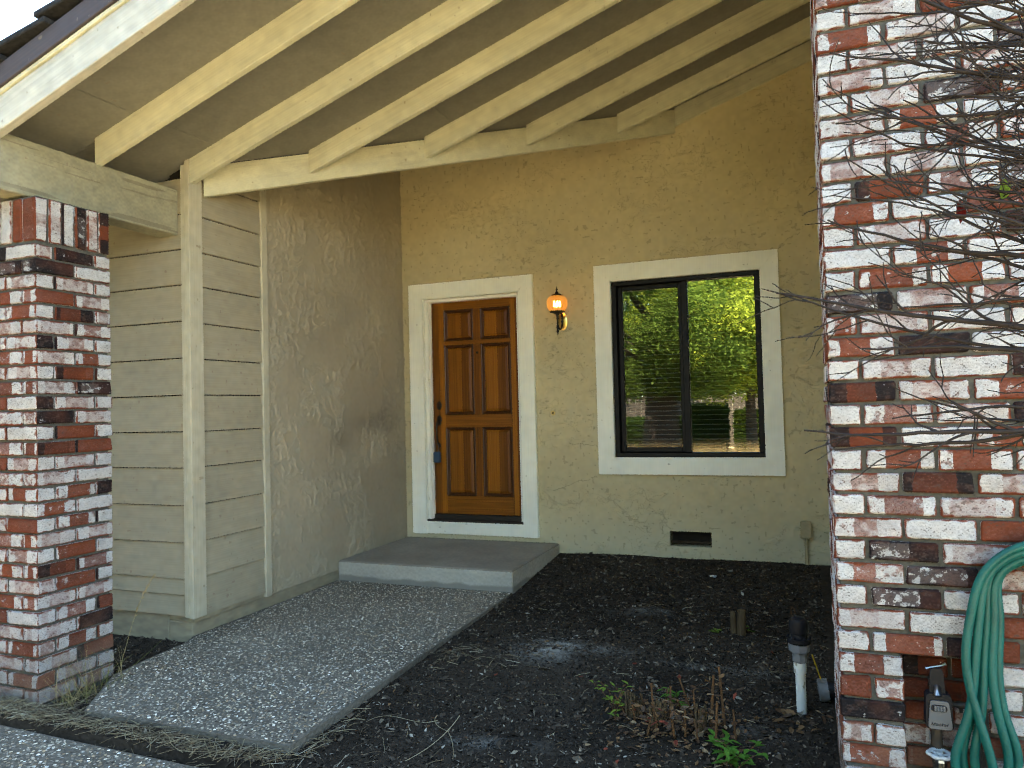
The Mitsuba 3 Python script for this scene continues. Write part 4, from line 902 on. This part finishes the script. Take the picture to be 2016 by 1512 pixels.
for k in range(6): m.add(*tube([(QX + .047 * math.cos(k * 1.047), QY + .047 * math.sin(k * 1.047), 0.30), (QX + .047 * math.cos(k * 1.047), QY + .047 * math.sin(k * 1.047), 0.326)], 0.006, 6))
obj('valve_top', m.get(), 'm_blackplastic', pv, smooth=30)
m = M(); m.add(*tube(spline([(QX - .02, QY, 0.41), (QX - 0.03, QY - .01, 0.44), (QX - 0.025, QY - .02, 0.455), (QX - 0.01, QY - .02, 0.43)], 14), 0.0016, 5)); obj('wire', m.get(), 'm_stem', pv)
cp = thing('round_cap', 'grey cylindrical cap lying in the soil beside the white riser', 'cap')
m = M(); A = np.array([3.690, -2.66, 0.035]); dv = np.array([0.80, 0.05, 0.10]); dv /= np.linalg.norm(dv); m.add(*tube([A, A + dv * 0.004, A + dv * 0.045], [0.046, 0.052, 0.052], 22)); obj('rim', m.get(), 'm_greyplastic', cp, smooth=30)
m = M(); m.add(*tube([A + dv * 0.0455, A + dv * 0.085, A + dv * 0.095], [0.047, 0.046, 0.038], 22)); obj('core', m.get(), 'm_blackplastic', cp, smooth=30)
m = M(); m.add(*tube([(3.668, -2.66, 0.20), (3.705, -2.66, 0.08)], 0.0035, 6)); obj('yellow_stake', m.get(), 'm_yellow', None, 'thin yellow stake leaning on the round grey cap', 'stake')

# ------------------------------------------------------------------ plants in the bed
def leaf(m, p, d, up, L, Wd, curl=0.2):
    d = d / np.linalg.norm(d); s = np.cross(d, up); s /= np.linalg.norm(s) + 1e-9; n = np.cross(s, d)
    P = [p, p + d * L * .3 + s * Wd * .42 + n * L * .05, p + d * L * .62 + s * Wd * .42 - n * L * curl * .2, p + d * L - n * L * curl, p + d * L * .62 - s * Wd * .42 - n * L * curl * .2, p + d * L * .3 - s * Wd * .42 + n * L * .05, p + d * L * .45 - n * L * (0.02 + curl * .05)]
    m.add(P, [[0, 1, 6], [1, 2, 6], [2, 3, 6], [3, 4, 6], [4, 5, 6], [5, 0, 6]])
def rvec(r): v = r.normal(0, 1, 3); return v / np.linalg.norm(v)
def sprout(key, base, n_stem, n_leaf, mt, seed, hgt, spread, L=0.045, lab=None):
    r = np.random.default_rng(seed); t = thing('sprouting_plant', lab, 'plant'); stems = M()
    for i in range(n_stem):
        b = np.array(base) + np.r_[r.normal(0, spread * .3, 2), 0]; b[2] = float(soil_z(b[0], b[1])) - 0.01
        tip = b + np.array([r.normal(0, spread), r.normal(0, spread), hgt * r.uniform(.6, 1.1)]); mid = (b + tip) / 2 + np.r_[r.normal(0, spread * .25, 2), hgt * .1]
        c = spline([b, mid, tip], 10); stems.add(*tube(c, np.linspace(0.0022, 0.001, 10), 5))
        for j in range(n_leaf):
            q = c[min(9, 3 + int(j * 7 / n_leaf))]; a = j * 2.4 + r.uniform(0, 1); d = np.array([math.cos(a), math.sin(a), r.uniform(-.1, .6)])
            lm = M(); leaf(lm, q, d, np.array([0, 0, 1.0]), L * r.uniform(.6, 1.15), L * r.uniform(.30, .42), r.uniform(.1, .35)); obj('leaf', lm.get(), mt, t)
    obj('stem', stems.get(), 'm_stem', t)
sprout('a', (2.80, -3.10, 0), 5, 7, 'm_leaf_lime', 3, 0.15, 0.055, 0.042, 'lime green sprout at the left side of the cut shrub')
sprout('b', (3.36, -3.40, 0), 7, 8, 'm_leaf_plant', 4, 0.11, 0.075, 0.062, 'green leafy sprout at the lower right of the cut shrub')
sprout('c', (3.10, -3.02, 0), 3, 6, 'm_leaf_plant', 6, 0.12, 0.05, 0.05, 'small dark green sprout amid the cut stems')
sprout('d', (3.12, -1.72, 0), 2, 4, 'm_leaf_lime', 7, 0.05, 0.02, 0.06, 'tiny green seedling just left of the wooden stump')
sprout('e', (3.33, -1.66, 0), 2, 3, 'm_leaf_plant', 8, 0.06, 0.03, 0.055, 'tiny green seedling just right of the wooden stump')
st_ = thing('cut_shrub', 'cluster of cut brown shrub stems with dry leaves in the dark soil', 'shrub')
r = np.random.default_rng(31)
STEMS = [(3.02, -3.22, .20), (3.05, -3.28, .14), (3.25, -3.16, .24), (3.31, -3.14, .27), (3.20, -3.20, .17), (2.98, -3.12, .12), (3.12, -3.30, .10), (3.16, -3.28, .13), (2.93, -3.18, .11), (3.36, -3.22, .15), (3.22, -3.30, .12), (3.08, -3.18, .16), (3.0, -3.3, .09), (2.88, -3.10, .13), (3.28, -3.27, .2), (3.14, -3.12, .1), (3.03, -3.06, .14), (3.18, -3.10, .19)]
for (x, y, h) in STEMS:
    z = float(soil_z(x, y)) - 0.02; a = r.normal(0, .025, 2); rad = r.uniform(.0028, .006)
    m = M(); m.add(*tube([(x, y, z), (x + a[0] * .5, y + a[1] * .5, z + h * .5), (x + a[0], y + a[1], z + h)], [rad * 1.15, rad, rad * .9], 7)); obj('stem', m.get(), 'm_stem', st_, smooth=40)
for (x, y) in ((3.03, -3.20), (2.90, -3.10), (3.22, -3.22)):
    m = M()
    for k in range(26):
        a = r.uniform(0, 6.28); q = r.uniform(0, .035); h = r.uniform(.05, .13); z = float(soil_z(x, y)) - .02; rad = r.uniform(.003, .008)
        m.add(*tube([(x + q * math.cos(a), y + q * math.sin(a), z), (x + 1.2 * q * math.cos(a), y + 1.2 * q * math.sin(a), z + h)], [rad * 1.2, rad * .8], 5))
    obj('stub', m.get(), 'm_stumpwood', st_)
sp = thing('wood_stump', 'small split wooden stump sticking out of the dark soil', 'stump')
m = M()
for (dx, h, rad, ln) in ((-0.022, 0.125, 0.019, -0.004), (0.018, 0.138, 0.026, 0.008)):
    a = np.linspace(0, 1, 8); m.add(*tube(np.stack([3.250 + dx + ln * a, -1.73 + 0 * a, -0.06 + a * (h + .06)], 1), rad * (1.15 - .25 * a), 9))
obj('wood', m.get(), 'm_stumpwood', sp, smooth=50)
m = M(); leafm = m
ps = thing('paper_scrap', 'crumpled white scrap lying on the soil near the wall', 'scrap')
rr = np.random.default_rng(3); t = trimesh.creation.icosphere(1, 0.02); v = np.array(t.vertices) * np.array([1.2, .9, .45]) * (1 + rr.normal(0, .16, (len(t.vertices), 1))) + [2.965, -0.47, float(soil_z(2.965, -0.47)) + .012]; obj('paper', (v, np.array(t.faces)), 'm_handwheel', ps)

# ---- grass by the pillar
gt = thing('dry_grass_tuft', 'tuft of dry grass growing at the foot of the brick pillar', 'grass')
r = np.random.default_rng(17); G = {'m_grass_dry': M(), 'm_grass_green': M()}
def blade(m, b, tip, mid, w):
    c = spline([b, mid, tip], 8); side = np.cross(tip - b, [r.normal(), r.normal(), 0.2]); side /= np.linalg.norm(side); wd = (w * np.linspace(1, .15, 8))[:, None]
    v = np.vstack([c - side * wd, c + side * wd]); f = [[i, i + 1, 9 + i, 8 + i] for i in range(7)]; m.add(v, f)
def ground_z(x, y): return max(float(soil_z(x, y)), 0.0 if (x > .3 and y > -3.85) else -1)
for i in range(95):
    b = np.array([r.normal(0.16, 0.05), r.normal(-3.66, 0.09), 0]); b[2] = float(soil_z(b[0], b[1])) - .01
    h = r.uniform(.07, .30); tip = b + np.array([r.normal(0, .10), r.normal(-.02, .09), h]); mid = b + (tip - b) * .5 + np.array([r.normal(0, .02), r.normal(0, .02), h * .12])
    blade(G['m_grass_green' if r.random() < .35 else 'm_grass_dry'], b, tip, mid, r.uniform(.0009, .0019))
obj('blade', G['m_grass_dry'].get(), 'm_grass_dry', gt, kind='stuff'); obj('blade', G['m_grass_green'].get(), 'm_grass_green', gt, kind='stuff')
m = M(); c = spline([(0.10, -3.44, -0.04), (0.18, -3.42, 0.20), (0.27, -3.41, 0.42), (0.345, -3.40, 0.535)], 30); m.add(*tube(c, np.linspace(.0016, .0009, 30), 5))
for i in range(26): q = c[29 - i % 13]; d = (c[29] - c[20]) / np.linalg.norm(c[29] - c[20]) + r.normal(0, .22, 3); m.add(*tube([q, q + d * .013, q + d * .022], [.0008, .0020, .0004], 5))
obj('seed_stalk', m.get(), 'm_grass_dry', gt, label='tall pale seed stalk arching up')

# ---- litter on the soil
r = np.random.default_rng(77)
def in_soil(x, y):
    walk = (x > 0.0) & (x < np.interp(y, [-3.877, -1.19], [1.605, 1.570])) & (y > -3.88) & ~((x < .40) & (y < -3.46) & (x < np.interp(y, [-3.87, -3.46], [.40, .11]))) & ~((y < -2.78) & (x < np.interp(y, [-3.46, -3.2, -2.87], [.11, .075, .05])))
    step = (x > 0) & (x < 1.57) & (y > -1.19)
    pill = (x > PX - PS - .01) & (x < PX + .01) & (y > PY - .01) & (y < PY + PS + .01)
    garage = (x < 0.0) & (y > -2.77)
    ch = (x > CX - .01) & (y > CY - .0)
    p2 = (y < np.interp(x, [.05, 1.2, 2.2, 2.3], [-4.04, -4.07, -4.10, -6]) + .02) & (x < 2.25)
    return ~(walk | step | pill | garage | ch | p2)
def scatter(n, seed):
    r = np.random.default_rng(seed); x = r.uniform(-.6, 4.6, n * 2); y = r.uniform(-4.6, 0.02, n * 2); ok = in_soil(x, y); x, y = x[ok][:n], y[ok][:n]; return x, y, soil_z(x, y)
n = 60000; x, y, z = scatter(n, 1); bare = np.exp(-((x - 2.26) / .17) ** 2 - ((y + 2.36) / .15) ** 2) + .7 * np.exp(-((x - 2.65) / .3) ** 2 - ((y + 1.45) / .1) ** 2) + .6 * np.exp(-((x - 2.52) / .22) ** 2 - ((y + 2.28) / .08) ** 2); keep = r.random(len(x)) > bare; x, y, z = x[keep], y[keep], z[keep]; n = len(x)
L = np.exp(r.normal(-4.95, .55, n)); Wd = L * r.uniform(.2, .6, n); th = r.uniform(0, 6.28, n); tilt = r.normal(0, .45, n); rl = r.normal(0, .5, n)
d = np.stack([np.cos(th) * np.cos(tilt), np.sin(th) * np.cos(tilt), np.sin(tilt)], 1); s = np.stack([-np.sin(th) * np.cos(rl), np.cos(th) * np.cos(rl), np.sin(rl)], 1)
P = np.stack([x, y, z + r.uniform(.0005, .004, n)], 1); nn = np.cross(d, s)
V = np.stack([P - d * L[:, None], P + s * Wd[:, None] + nn * (Wd * .35)[:, None], P + d * L[:, None], P - s * Wd[:, None] - nn * (Wd * .1)[:, None]], 1).reshape(-1, 3)
F = (np.array([[0, 1, 3], [1, 2, 3]])[None] + (np.arange(n) * 4)[:, None, None]).reshape(-1, 3)
PAL = np.array([[.012, .010, .008], [.030, .023, .017], [.055, .042, .031], [.105, .080, .056], [.18, .145, .105], [.30, .265, .215]])
cc = PAL[r.choice(6, n, p=[.27, .25, .22, .14, .085, .035])] * r.uniform(.7, 1.3, (n, 1))
obj('wood_chips', (V, F), 'm_litter', label='dark shredded bark mulch covering the soil bed', cat='mulch', kind='stuff', color=np.repeat(cc, 4, 0))
ns = 420; ys = r.uniform(-3.86, -1.25, ns); es = np.abs(r.normal(0, .10, ns)); xs_ = np.where(r.random(ns) < .7, np.interp(ys, [-3.877, -1.19], [1.595, 1.56]) - es, np.interp(ys, [-3.87, -3.46, -2.8], [.43, .14, .03]) + es)
m = M()
for a_, b_ in zip(xs_, ys):
    th_ = r.uniform(0, 6.28); l_ = r.uniform(.003, .012); w_ = l_ * r.uniform(.2, .6); d_ = np.array([math.cos(th_), math.sin(th_), 0]); s_2 = np.array([-math.sin(th_), math.cos(th_), 0]); q_ = np.array([a_, b_, .0055])
    m.add([q_ - d_ * l_, q_ + s_2 * w_ + [0, 0, .002], q_ + d_ * l_, q_ - s_2 * w_], [[0, 1, 3], [1, 2, 3]], PAL[r.integers(1, 6)])
obj('path_debris', m.get(), 'm_litter', label='bark crumbs and dirt strewn along the edges of the path', cat='debris', kind='stuff', color=m.col())
m = M()
n = 1100; x, y, z = scatter(n, 2)
dens = np.where((x < 1.7) & (y < -3.5), 1.0, 0.42); keep = r.random(len(x)) < dens
extra_x = r.uniform(-.55, 1.7, 1700); extra_y = r.uniform(-4.06, -3.35, 1700); ok = in_soil(extra_x, extra_y)
for x_, y_, in list(zip(x[keep], y[keep])) + list(zip(extra_x[ok], extra_y[ok])) + [(r.uniform(-.5, .30), r.normal(-3.95, .05)) for _ in range(620)] + [(r.uniform(0, 1.6), r.normal(-3.95, .035)) for _ in range(420)] + [(1.74 + r.normal(0, .07), -2.53 + r.normal(0, .09)) for _ in range(45)] + [(1.95 + r.normal(0, .2), -2.62 + r.normal(0, .06)) for _ in range(40)]:
    ln = r.uniform(.010, .055) * (1.35 if x_ < 1.7 and y_ < -3.3 else 1); a = r.uniform(0, 6.28); z_ = float(soil_z(x_, y_)) + r.uniform(.002, .018)
    d = np.array([math.cos(a), math.sin(a), r.normal(0, .14)]); b = np.array([x_, y_, z_]); mid = b + np.r_[r.normal(0, ln * .09, 2), abs(r.normal(0, ln * .06))]
    g = r.uniform(.5, 1.15); col = np.array([[.34, .275, .17], [.22, .165, .10], [.44, .39, .29], [.12, .085, .055]][r.choice(4, p=[.35, .3, .1, .25])]) * g
    v, f = tube([b - d * ln, mid, b + d * ln], r.uniform(.0006, .0015), 3, False); m.add(v, f, col)
obj('straw', m.get(), 'm_litter', label='scattered dry straw and thin twigs on the soil', cat='straw', kind='stuff', color=m.col())
m = M(); cl = []
def dead(x_, y_, s, up=0.0):
    z_ = float(soil_z(x_, y_)) + .006 + up; q = M(); a = r.uniform(0, 6.28); leaf(q, np.array([x_, y_, z_ + r.uniform(0, .008)]), np.array([math.cos(a), math.sin(a), r.normal(0, .25)]), np.array([r.normal(0, .35), r.normal(0, .35), 1.0]), s * r.uniform(.6, 1.3), s * r.uniform(.35, .6), r.uniform(-.25, .35))
    v, f = q.get(); m.add(v, f, np.array([[.15, .085, .04], [.09, .048, .025], [.22, .15, .085], [.07, .045, .03], [.15, .035, .02]][r.choice(5, p=[.3, .25, .15, .27, .03])]) * r.uniform(.7, 1.2))
x, y, z = scatter(300, 9)
for q in zip(x, y): dead(*q, .026)
for _ in range(300): dead(r.normal(3.10, .19), r.normal(-3.22, .13), .034)
for _ in range(230):
    sx, sy, sh = STEMS[r.integers(len(STEMS))]; dead(sx + r.normal(0, .035), sy + r.normal(0, .035), .040, r.uniform(.01, sh * .85))
for _ in range(40): dead(r.normal(3.55, .1), r.normal(-2.95, .08), .05)
obj('dead_leaves', m.get(), 'm_litter', label='curled brown dead leaves scattered on the soil', cat='leaves', kind='stuff', color=m.col())
m = M()
def lie(pts, rad): 
    c = spline([(a, b, float(soil_z(a, b)) + .010 + dz) for a, b, dz in pts], 20); m.add(*tube(c, np.linspace(rad, rad * .6, 20), 5))
lie([(2.155, -3.37, .02), (2.16, -3.58, .012), (2.13, -3.83, .0)], .0021); lie([(2.02, -3.33, .0), (2.10, -3.47, .01), (2.157, -3.50, .01)], .0015); lie([(2.157, -3.50, .012), (2.24, -3.62, .004), (2.30, -3.74, .0)], .0013); lie([(2.07, -3.42, .005), (1.93, -3.42, .0), (1.80, -3.40, .0), (1.74, -3.50, 0)], .0014)
obj('forked_twig', m.get(), 'm_grass_dry_solid', None, 'long pale forked twig lying on the soil near the bottom of the bed', 'twig')

# ------------------------------------------------------------------ bare shrub in front of the chimney
bs = thing('bare_shrub', 'leafless dark branches of a shrub reaching in from the right before the chimney', 'shrub')
r = np.random.default_rng(101)
m = M(); TR = np.array([5.05, -4.75, 0.0])
for k, (dx, dy, h) in enumerate(((0, 0, 1.2), (.06, .1, 1.6), (-.05, -.06, 1.45))): m.add(*tube(spline([TR + [dx * .3, dy * .3, -.2], TR + [dx - .05, dy, h * .5], TR + [dx - .22, dy * 1.4, h]], 14), np.linspace(.03, .018, 14), 9))
obj('trunk', m.get(), 'm_bark', bs, smooth=True)
def wander(p, d, L, n, wob, sag):
    P = [p.copy()]; d = d / np.linalg.norm(d); st = L / n; sg = 1
    for i in range(n):
        d = d + r.normal(0, wob, 3) * np.array([1, .7, 1]) + np.array([0, 0, sag]); d /= np.linalg.norm(d); P.append(P[-1] + d * st)
    return np.array(P)
def branch(p0, p1, bow, rad, tw):
    m = M(); n = 30; t = np.linspace(0, 1, n)[:, None]; c = p0 + (p1 - p0) * t + np.array([0, 0, 1.0]) * bow * np.sin(np.pi * t)
    kink = np.cumsum(np.cumsum(r.normal(0, .0016, (n, 3)), 0) * .55 + r.normal(0, .0022, (n, 3)), 0); kink -= kink[-1:] * t; c = c + kink
    m.add(*tube(c, rad * (1 - .78 * np.linspace(0, 1, n) ** 1.4), 7))
    side = r.choice([-1, 1])
    for i in range(8, n - 2):
        if r.random() > tw: continue
        side = -side; dirv = c[i + 1] - c[i]; dirv /= np.linalg.norm(dirv); rr_ = rad * (1 - .78 * (i / n) ** 1.4)
        a = math.radians(r.uniform(14, 40)); out = np.array([0, r.normal(0, .5), side]); d = dirv * math.cos(a) + out * math.sin(a); L = r.uniform(.10, .34) * (1.1 - i / n * .6)
        q = wander(c[i], d, L, 12, .10, .012); m.add(*tube(q, np.linspace(rr_ * .62, .0011, 13), 5))
        for j in range(3, 12):
            if r.random() < .20:
                d2 = q[j] - q[j - 1]; d2 /= np.linalg.norm(d2); a2 = math.radians(r.uniform(18, 48)) * r.choice([-1, 1]); d3 = d2 * math.cos(a2) + np.cross(d2, [0, 1, 0]) * math.sin(a2) + r.normal(0, .1, 3)
                w = wander(q[j], d3, r.uniform(.02, .10), 6, .13, .01); m.add(*tube(w, np.linspace(.0015, .0009, 7), 4))
    obj('branch', m.get(), 'm_bark', bs, smooth=True)
o = lambda z, y=0.0, x=4.72: np.array([x, -4.70 + y, z])
LIMBS = [  # start height and depth, tip x, tip height, tip depth, bow, radius
    (1.42, .0, 3.672, 1.335, .12, -.05, .0075), (1.50, .05, 3.735, 1.290, .10, -.06, .0065), (1.55, -.05, 3.620, 1.672, .14, -.08, .0085), (1.58, .08, 3.585, 1.688, .16, -.10, .0055),
    (1.48, .1, 3.86, 1.36, .1, -.03, .006), (1.62, .0, 3.80, 1.52, .05, -.04, .0075), (1.66, .1, 3.74, 1.83, .1, -.07, .007), (1.60, -.1, 3.88, 1.60, -.02, .01, .006)]
for k in range(46):      # the tangle higher up, fanning out of the crown to the right
    z0_ = r.uniform(1.60, 2.25); f_ = r.random(); LIMBS.append((z0_, r.uniform(-.24, .24), 4.10 - .37 * f_ ** 1.3, z0_ + r.uniform(-.02, .42) - .25 * (z0_ - 1.7), r.uniform(-.14, .16), r.uniform(-.14, -.02), r.uniform(.0036, .0068)))
for (z, y, tx, tz, ty, bow, rad) in LIMBS: branch(o(z, y), np.array([tx, -4.70 + ty, tz]), bow, rad * 1.25, .34)
for (p, d, mt, lb_) in ((np.array([4.095, -4.62, 1.875]), np.array([-.1, -.3, -1.0]), 'm_leaf_lime', 'lone green leaf on a twig'), (np.array([4.012, -4.60, 1.845]), np.array([.05, -.2, -1.0]), 'm_leaf_red', 'withered dark red leaf on a twig')):
    m = M(); leaf(m, p, d, np.array([.5, -1, .1]), .055, .028, .15); obj('leaf', m.get(), mt, bs, label=lb_)

# ------------------------------------------------------------------ across the front garden: what the window mirrors, and an added screen of evergreens
def tree(x, y, z0, z1, rx, n, mt, trunk_r, label, seed, lean=0.0, size=.085):
    r = np.random.default_rng(seed); t = thing('shade_tree', label, 'tree'); m = M()
    top = z0 + (z1 - z0) * .45; c = spline([(x, y, -.3), (x + lean * .3, y, z0 * .6), (x + lean, y, top)], 16); m.add(*tube(c, np.linspace(trunk_r * 1.25, trunk_r * .55, 16), 12))
    for k in range(9):
        a = r.uniform(0, 6.28); b = c[8 + k % 7]; e = b + np.array([math.cos(a) * rx * .7, math.sin(a) * rx * .7, r.uniform(.6, 2.0)]); m.add(*tube(spline([b, (b + e) / 2 + [0, 0, .25], e], 8), np.linspace(trunk_r * .35, .02, 8), 6))
    obj('trunk', m.get(), 'm_trunk', t, smooth=True)
    nc = 90; u = r.normal(0, 1, (nc, 3)); u /= np.linalg.norm(u, axis=1, keepdims=True); u *= r.uniform(.45, 1.0, (nc, 1)) ** .6; cs = u * np.array([rx, rx, (z1 - z0) / 2]) + np.array([x + lean, y, (z0 + z1) / 2]); cr = r.uniform(.35, .85, nc)
    w = r.integers(nc, size=n); P = cs[w] + r.normal(0, .42, (n, 3)) * cr[w][:, None]; P = P[P[:, 2] > z0 - .15 + .3 * r.random(len(P))]; n = len(P)
    d = r.normal(0, 1, (n, 3)); d[:, 2] -= .4; d /= np.linalg.norm(d, axis=1, keepdims=True); s = np.cross(d, r.normal(0, 1, (n, 3))); s /= np.linalg.norm(s, axis=1, keepdims=True); L = (size * r.uniform(.6, 1.3, n))[:, None]
    V = np.stack([P - d * L * .5, P + s * L * .28, P + d * L * .5, P - s * L * .28], 1).reshape(-1, 3); F = (np.array([[0, 1, 2], [0, 2, 3]])[None] + (np.arange(n) * 4)[:, None, None]).reshape(-1, 3)
    obj('crown', (V, F), mt, t, kind='stuff')
tree(0.05, -13.6, 1.55, 5.3, 2.9, 70000, 'm_leaf_mid', .46, 'broad dark trunked tree mirrored in the left pane', 1, .1, .11)
tree(2.3, -15.0, 1.45, 5.5, 3.0, 60000, 'm_leaf_bright', .14, 'bright green tree mirrored in the right pane', 2, 0, .12)
tree(-6.5, -19.0, 1.6, 6.0, 3.4, 24000, 'm_leaf_dark', .30, 'dark tree behind the driveway, out of view', 3)
tree(0.6, -24.0, 1.2, 6.4, 6.0, 50000, 'm_leaf_mid', .3, 'tall leafy tree behind the board fence', 9, 0, .14)
tree(8.5, -17.0, 1.5, 5.6, 3.2, 24000, 'm_leaf_mid', .25, 'leafy tree at the far right of the front lawn, out of view', 4)
tree(-3.1, -4.9, 0.1, 4.4, 1.2, 26000, 'm_leaf_dark', .12, 'added unseen evergreen nearest the garage, blocking light from the left', 11, 0, .11)  # row added out of view to keep sky and driveway light off the siding
tree(-3.3, -7.2, 0.1, 4.6, 1.3, 26000, 'm_leaf_dark', .12, 'added unseen evergreen in the middle of the light blocking row', 12, 0, .11)
tree(-3.4, -9.6, 0.1, 4.5, 1.3, 26000, 'm_leaf_dark', .12, 'added unseen evergreen farthest along the light blocking row', 13, 0, .11)
def hedge(key, x0, x1, y, d, h, n, mt, label, seed):
    r = np.random.default_rng(seed); P = np.stack([r.uniform(x0, x1, n), y + r.normal(0, d, n), h * r.uniform(0, 1, n) ** .7 * (1 - .12 * r.random(n)) - .15], 1); dd = r.normal(0, 1, (n, 3)); dd /= np.linalg.norm(dd, axis=1, keepdims=True); s = np.cross(dd, r.normal(0, 1, (n, 3))); s /= np.linalg.norm(s, axis=1, keepdims=True); L = (.10 * r.uniform(.6, 1.3, n))[:, None]
    V = np.stack([P - dd * L * .5, P + s * L * .3, P + dd * L * .5, P - s * L * .3], 1).reshape(-1, 3); F = (np.array([[0, 1, 2], [0, 2, 3]])[None] + (np.arange(n) * 4)[:, None, None]).reshape(-1, 3)
    obj('hedge', (V, F), mt, None, label, 'hedge')
hedge('h', 0.3, 1.55, -16.5, .30, 1.55, 9000, 'm_leaf_dark', 'dark clipped hedge below the bright tree', 5)
hedge('h', -3.6, 0.25, -17.8, .30, 1.15, 12000, 'm_leaf_dark', 'low dark hedge behind the broad trunk', 8)
hedge('h', 1.75, 4.2, -16.2, .30, 1.35, 12000, 'm_leaf_bright', 'low bright shrubs before the board fence', 6)
fn = thing('board_fence', 'weathered brown board fence across the front garden', 'fence')
for i in range(60):
    xa = -7.0 + i * .21; obj('board', one(xa, xa + .2, -20.03, -20.0, -.2, 1.65, b=.004), 'm_fence', fn)
m = M(); r = np.random.default_rng(55)
for _ in range(9000):
    b = np.array([r.uniform(-3.5, 4.5), r.uniform(-13.2, -9.5), -.15]); h = r.uniform(.2, .72); v = np.array([b, b + [.006, 0, 0], b + np.r_[r.normal(0, .09, 2), h]]); m.add(v, [[0, 1, 2]])
obj('tall_grass', m.get(), 'm_grass_dry', label='tall dry grass on the front lawn, mirrored low in the window', cat='grass', kind='stuff')
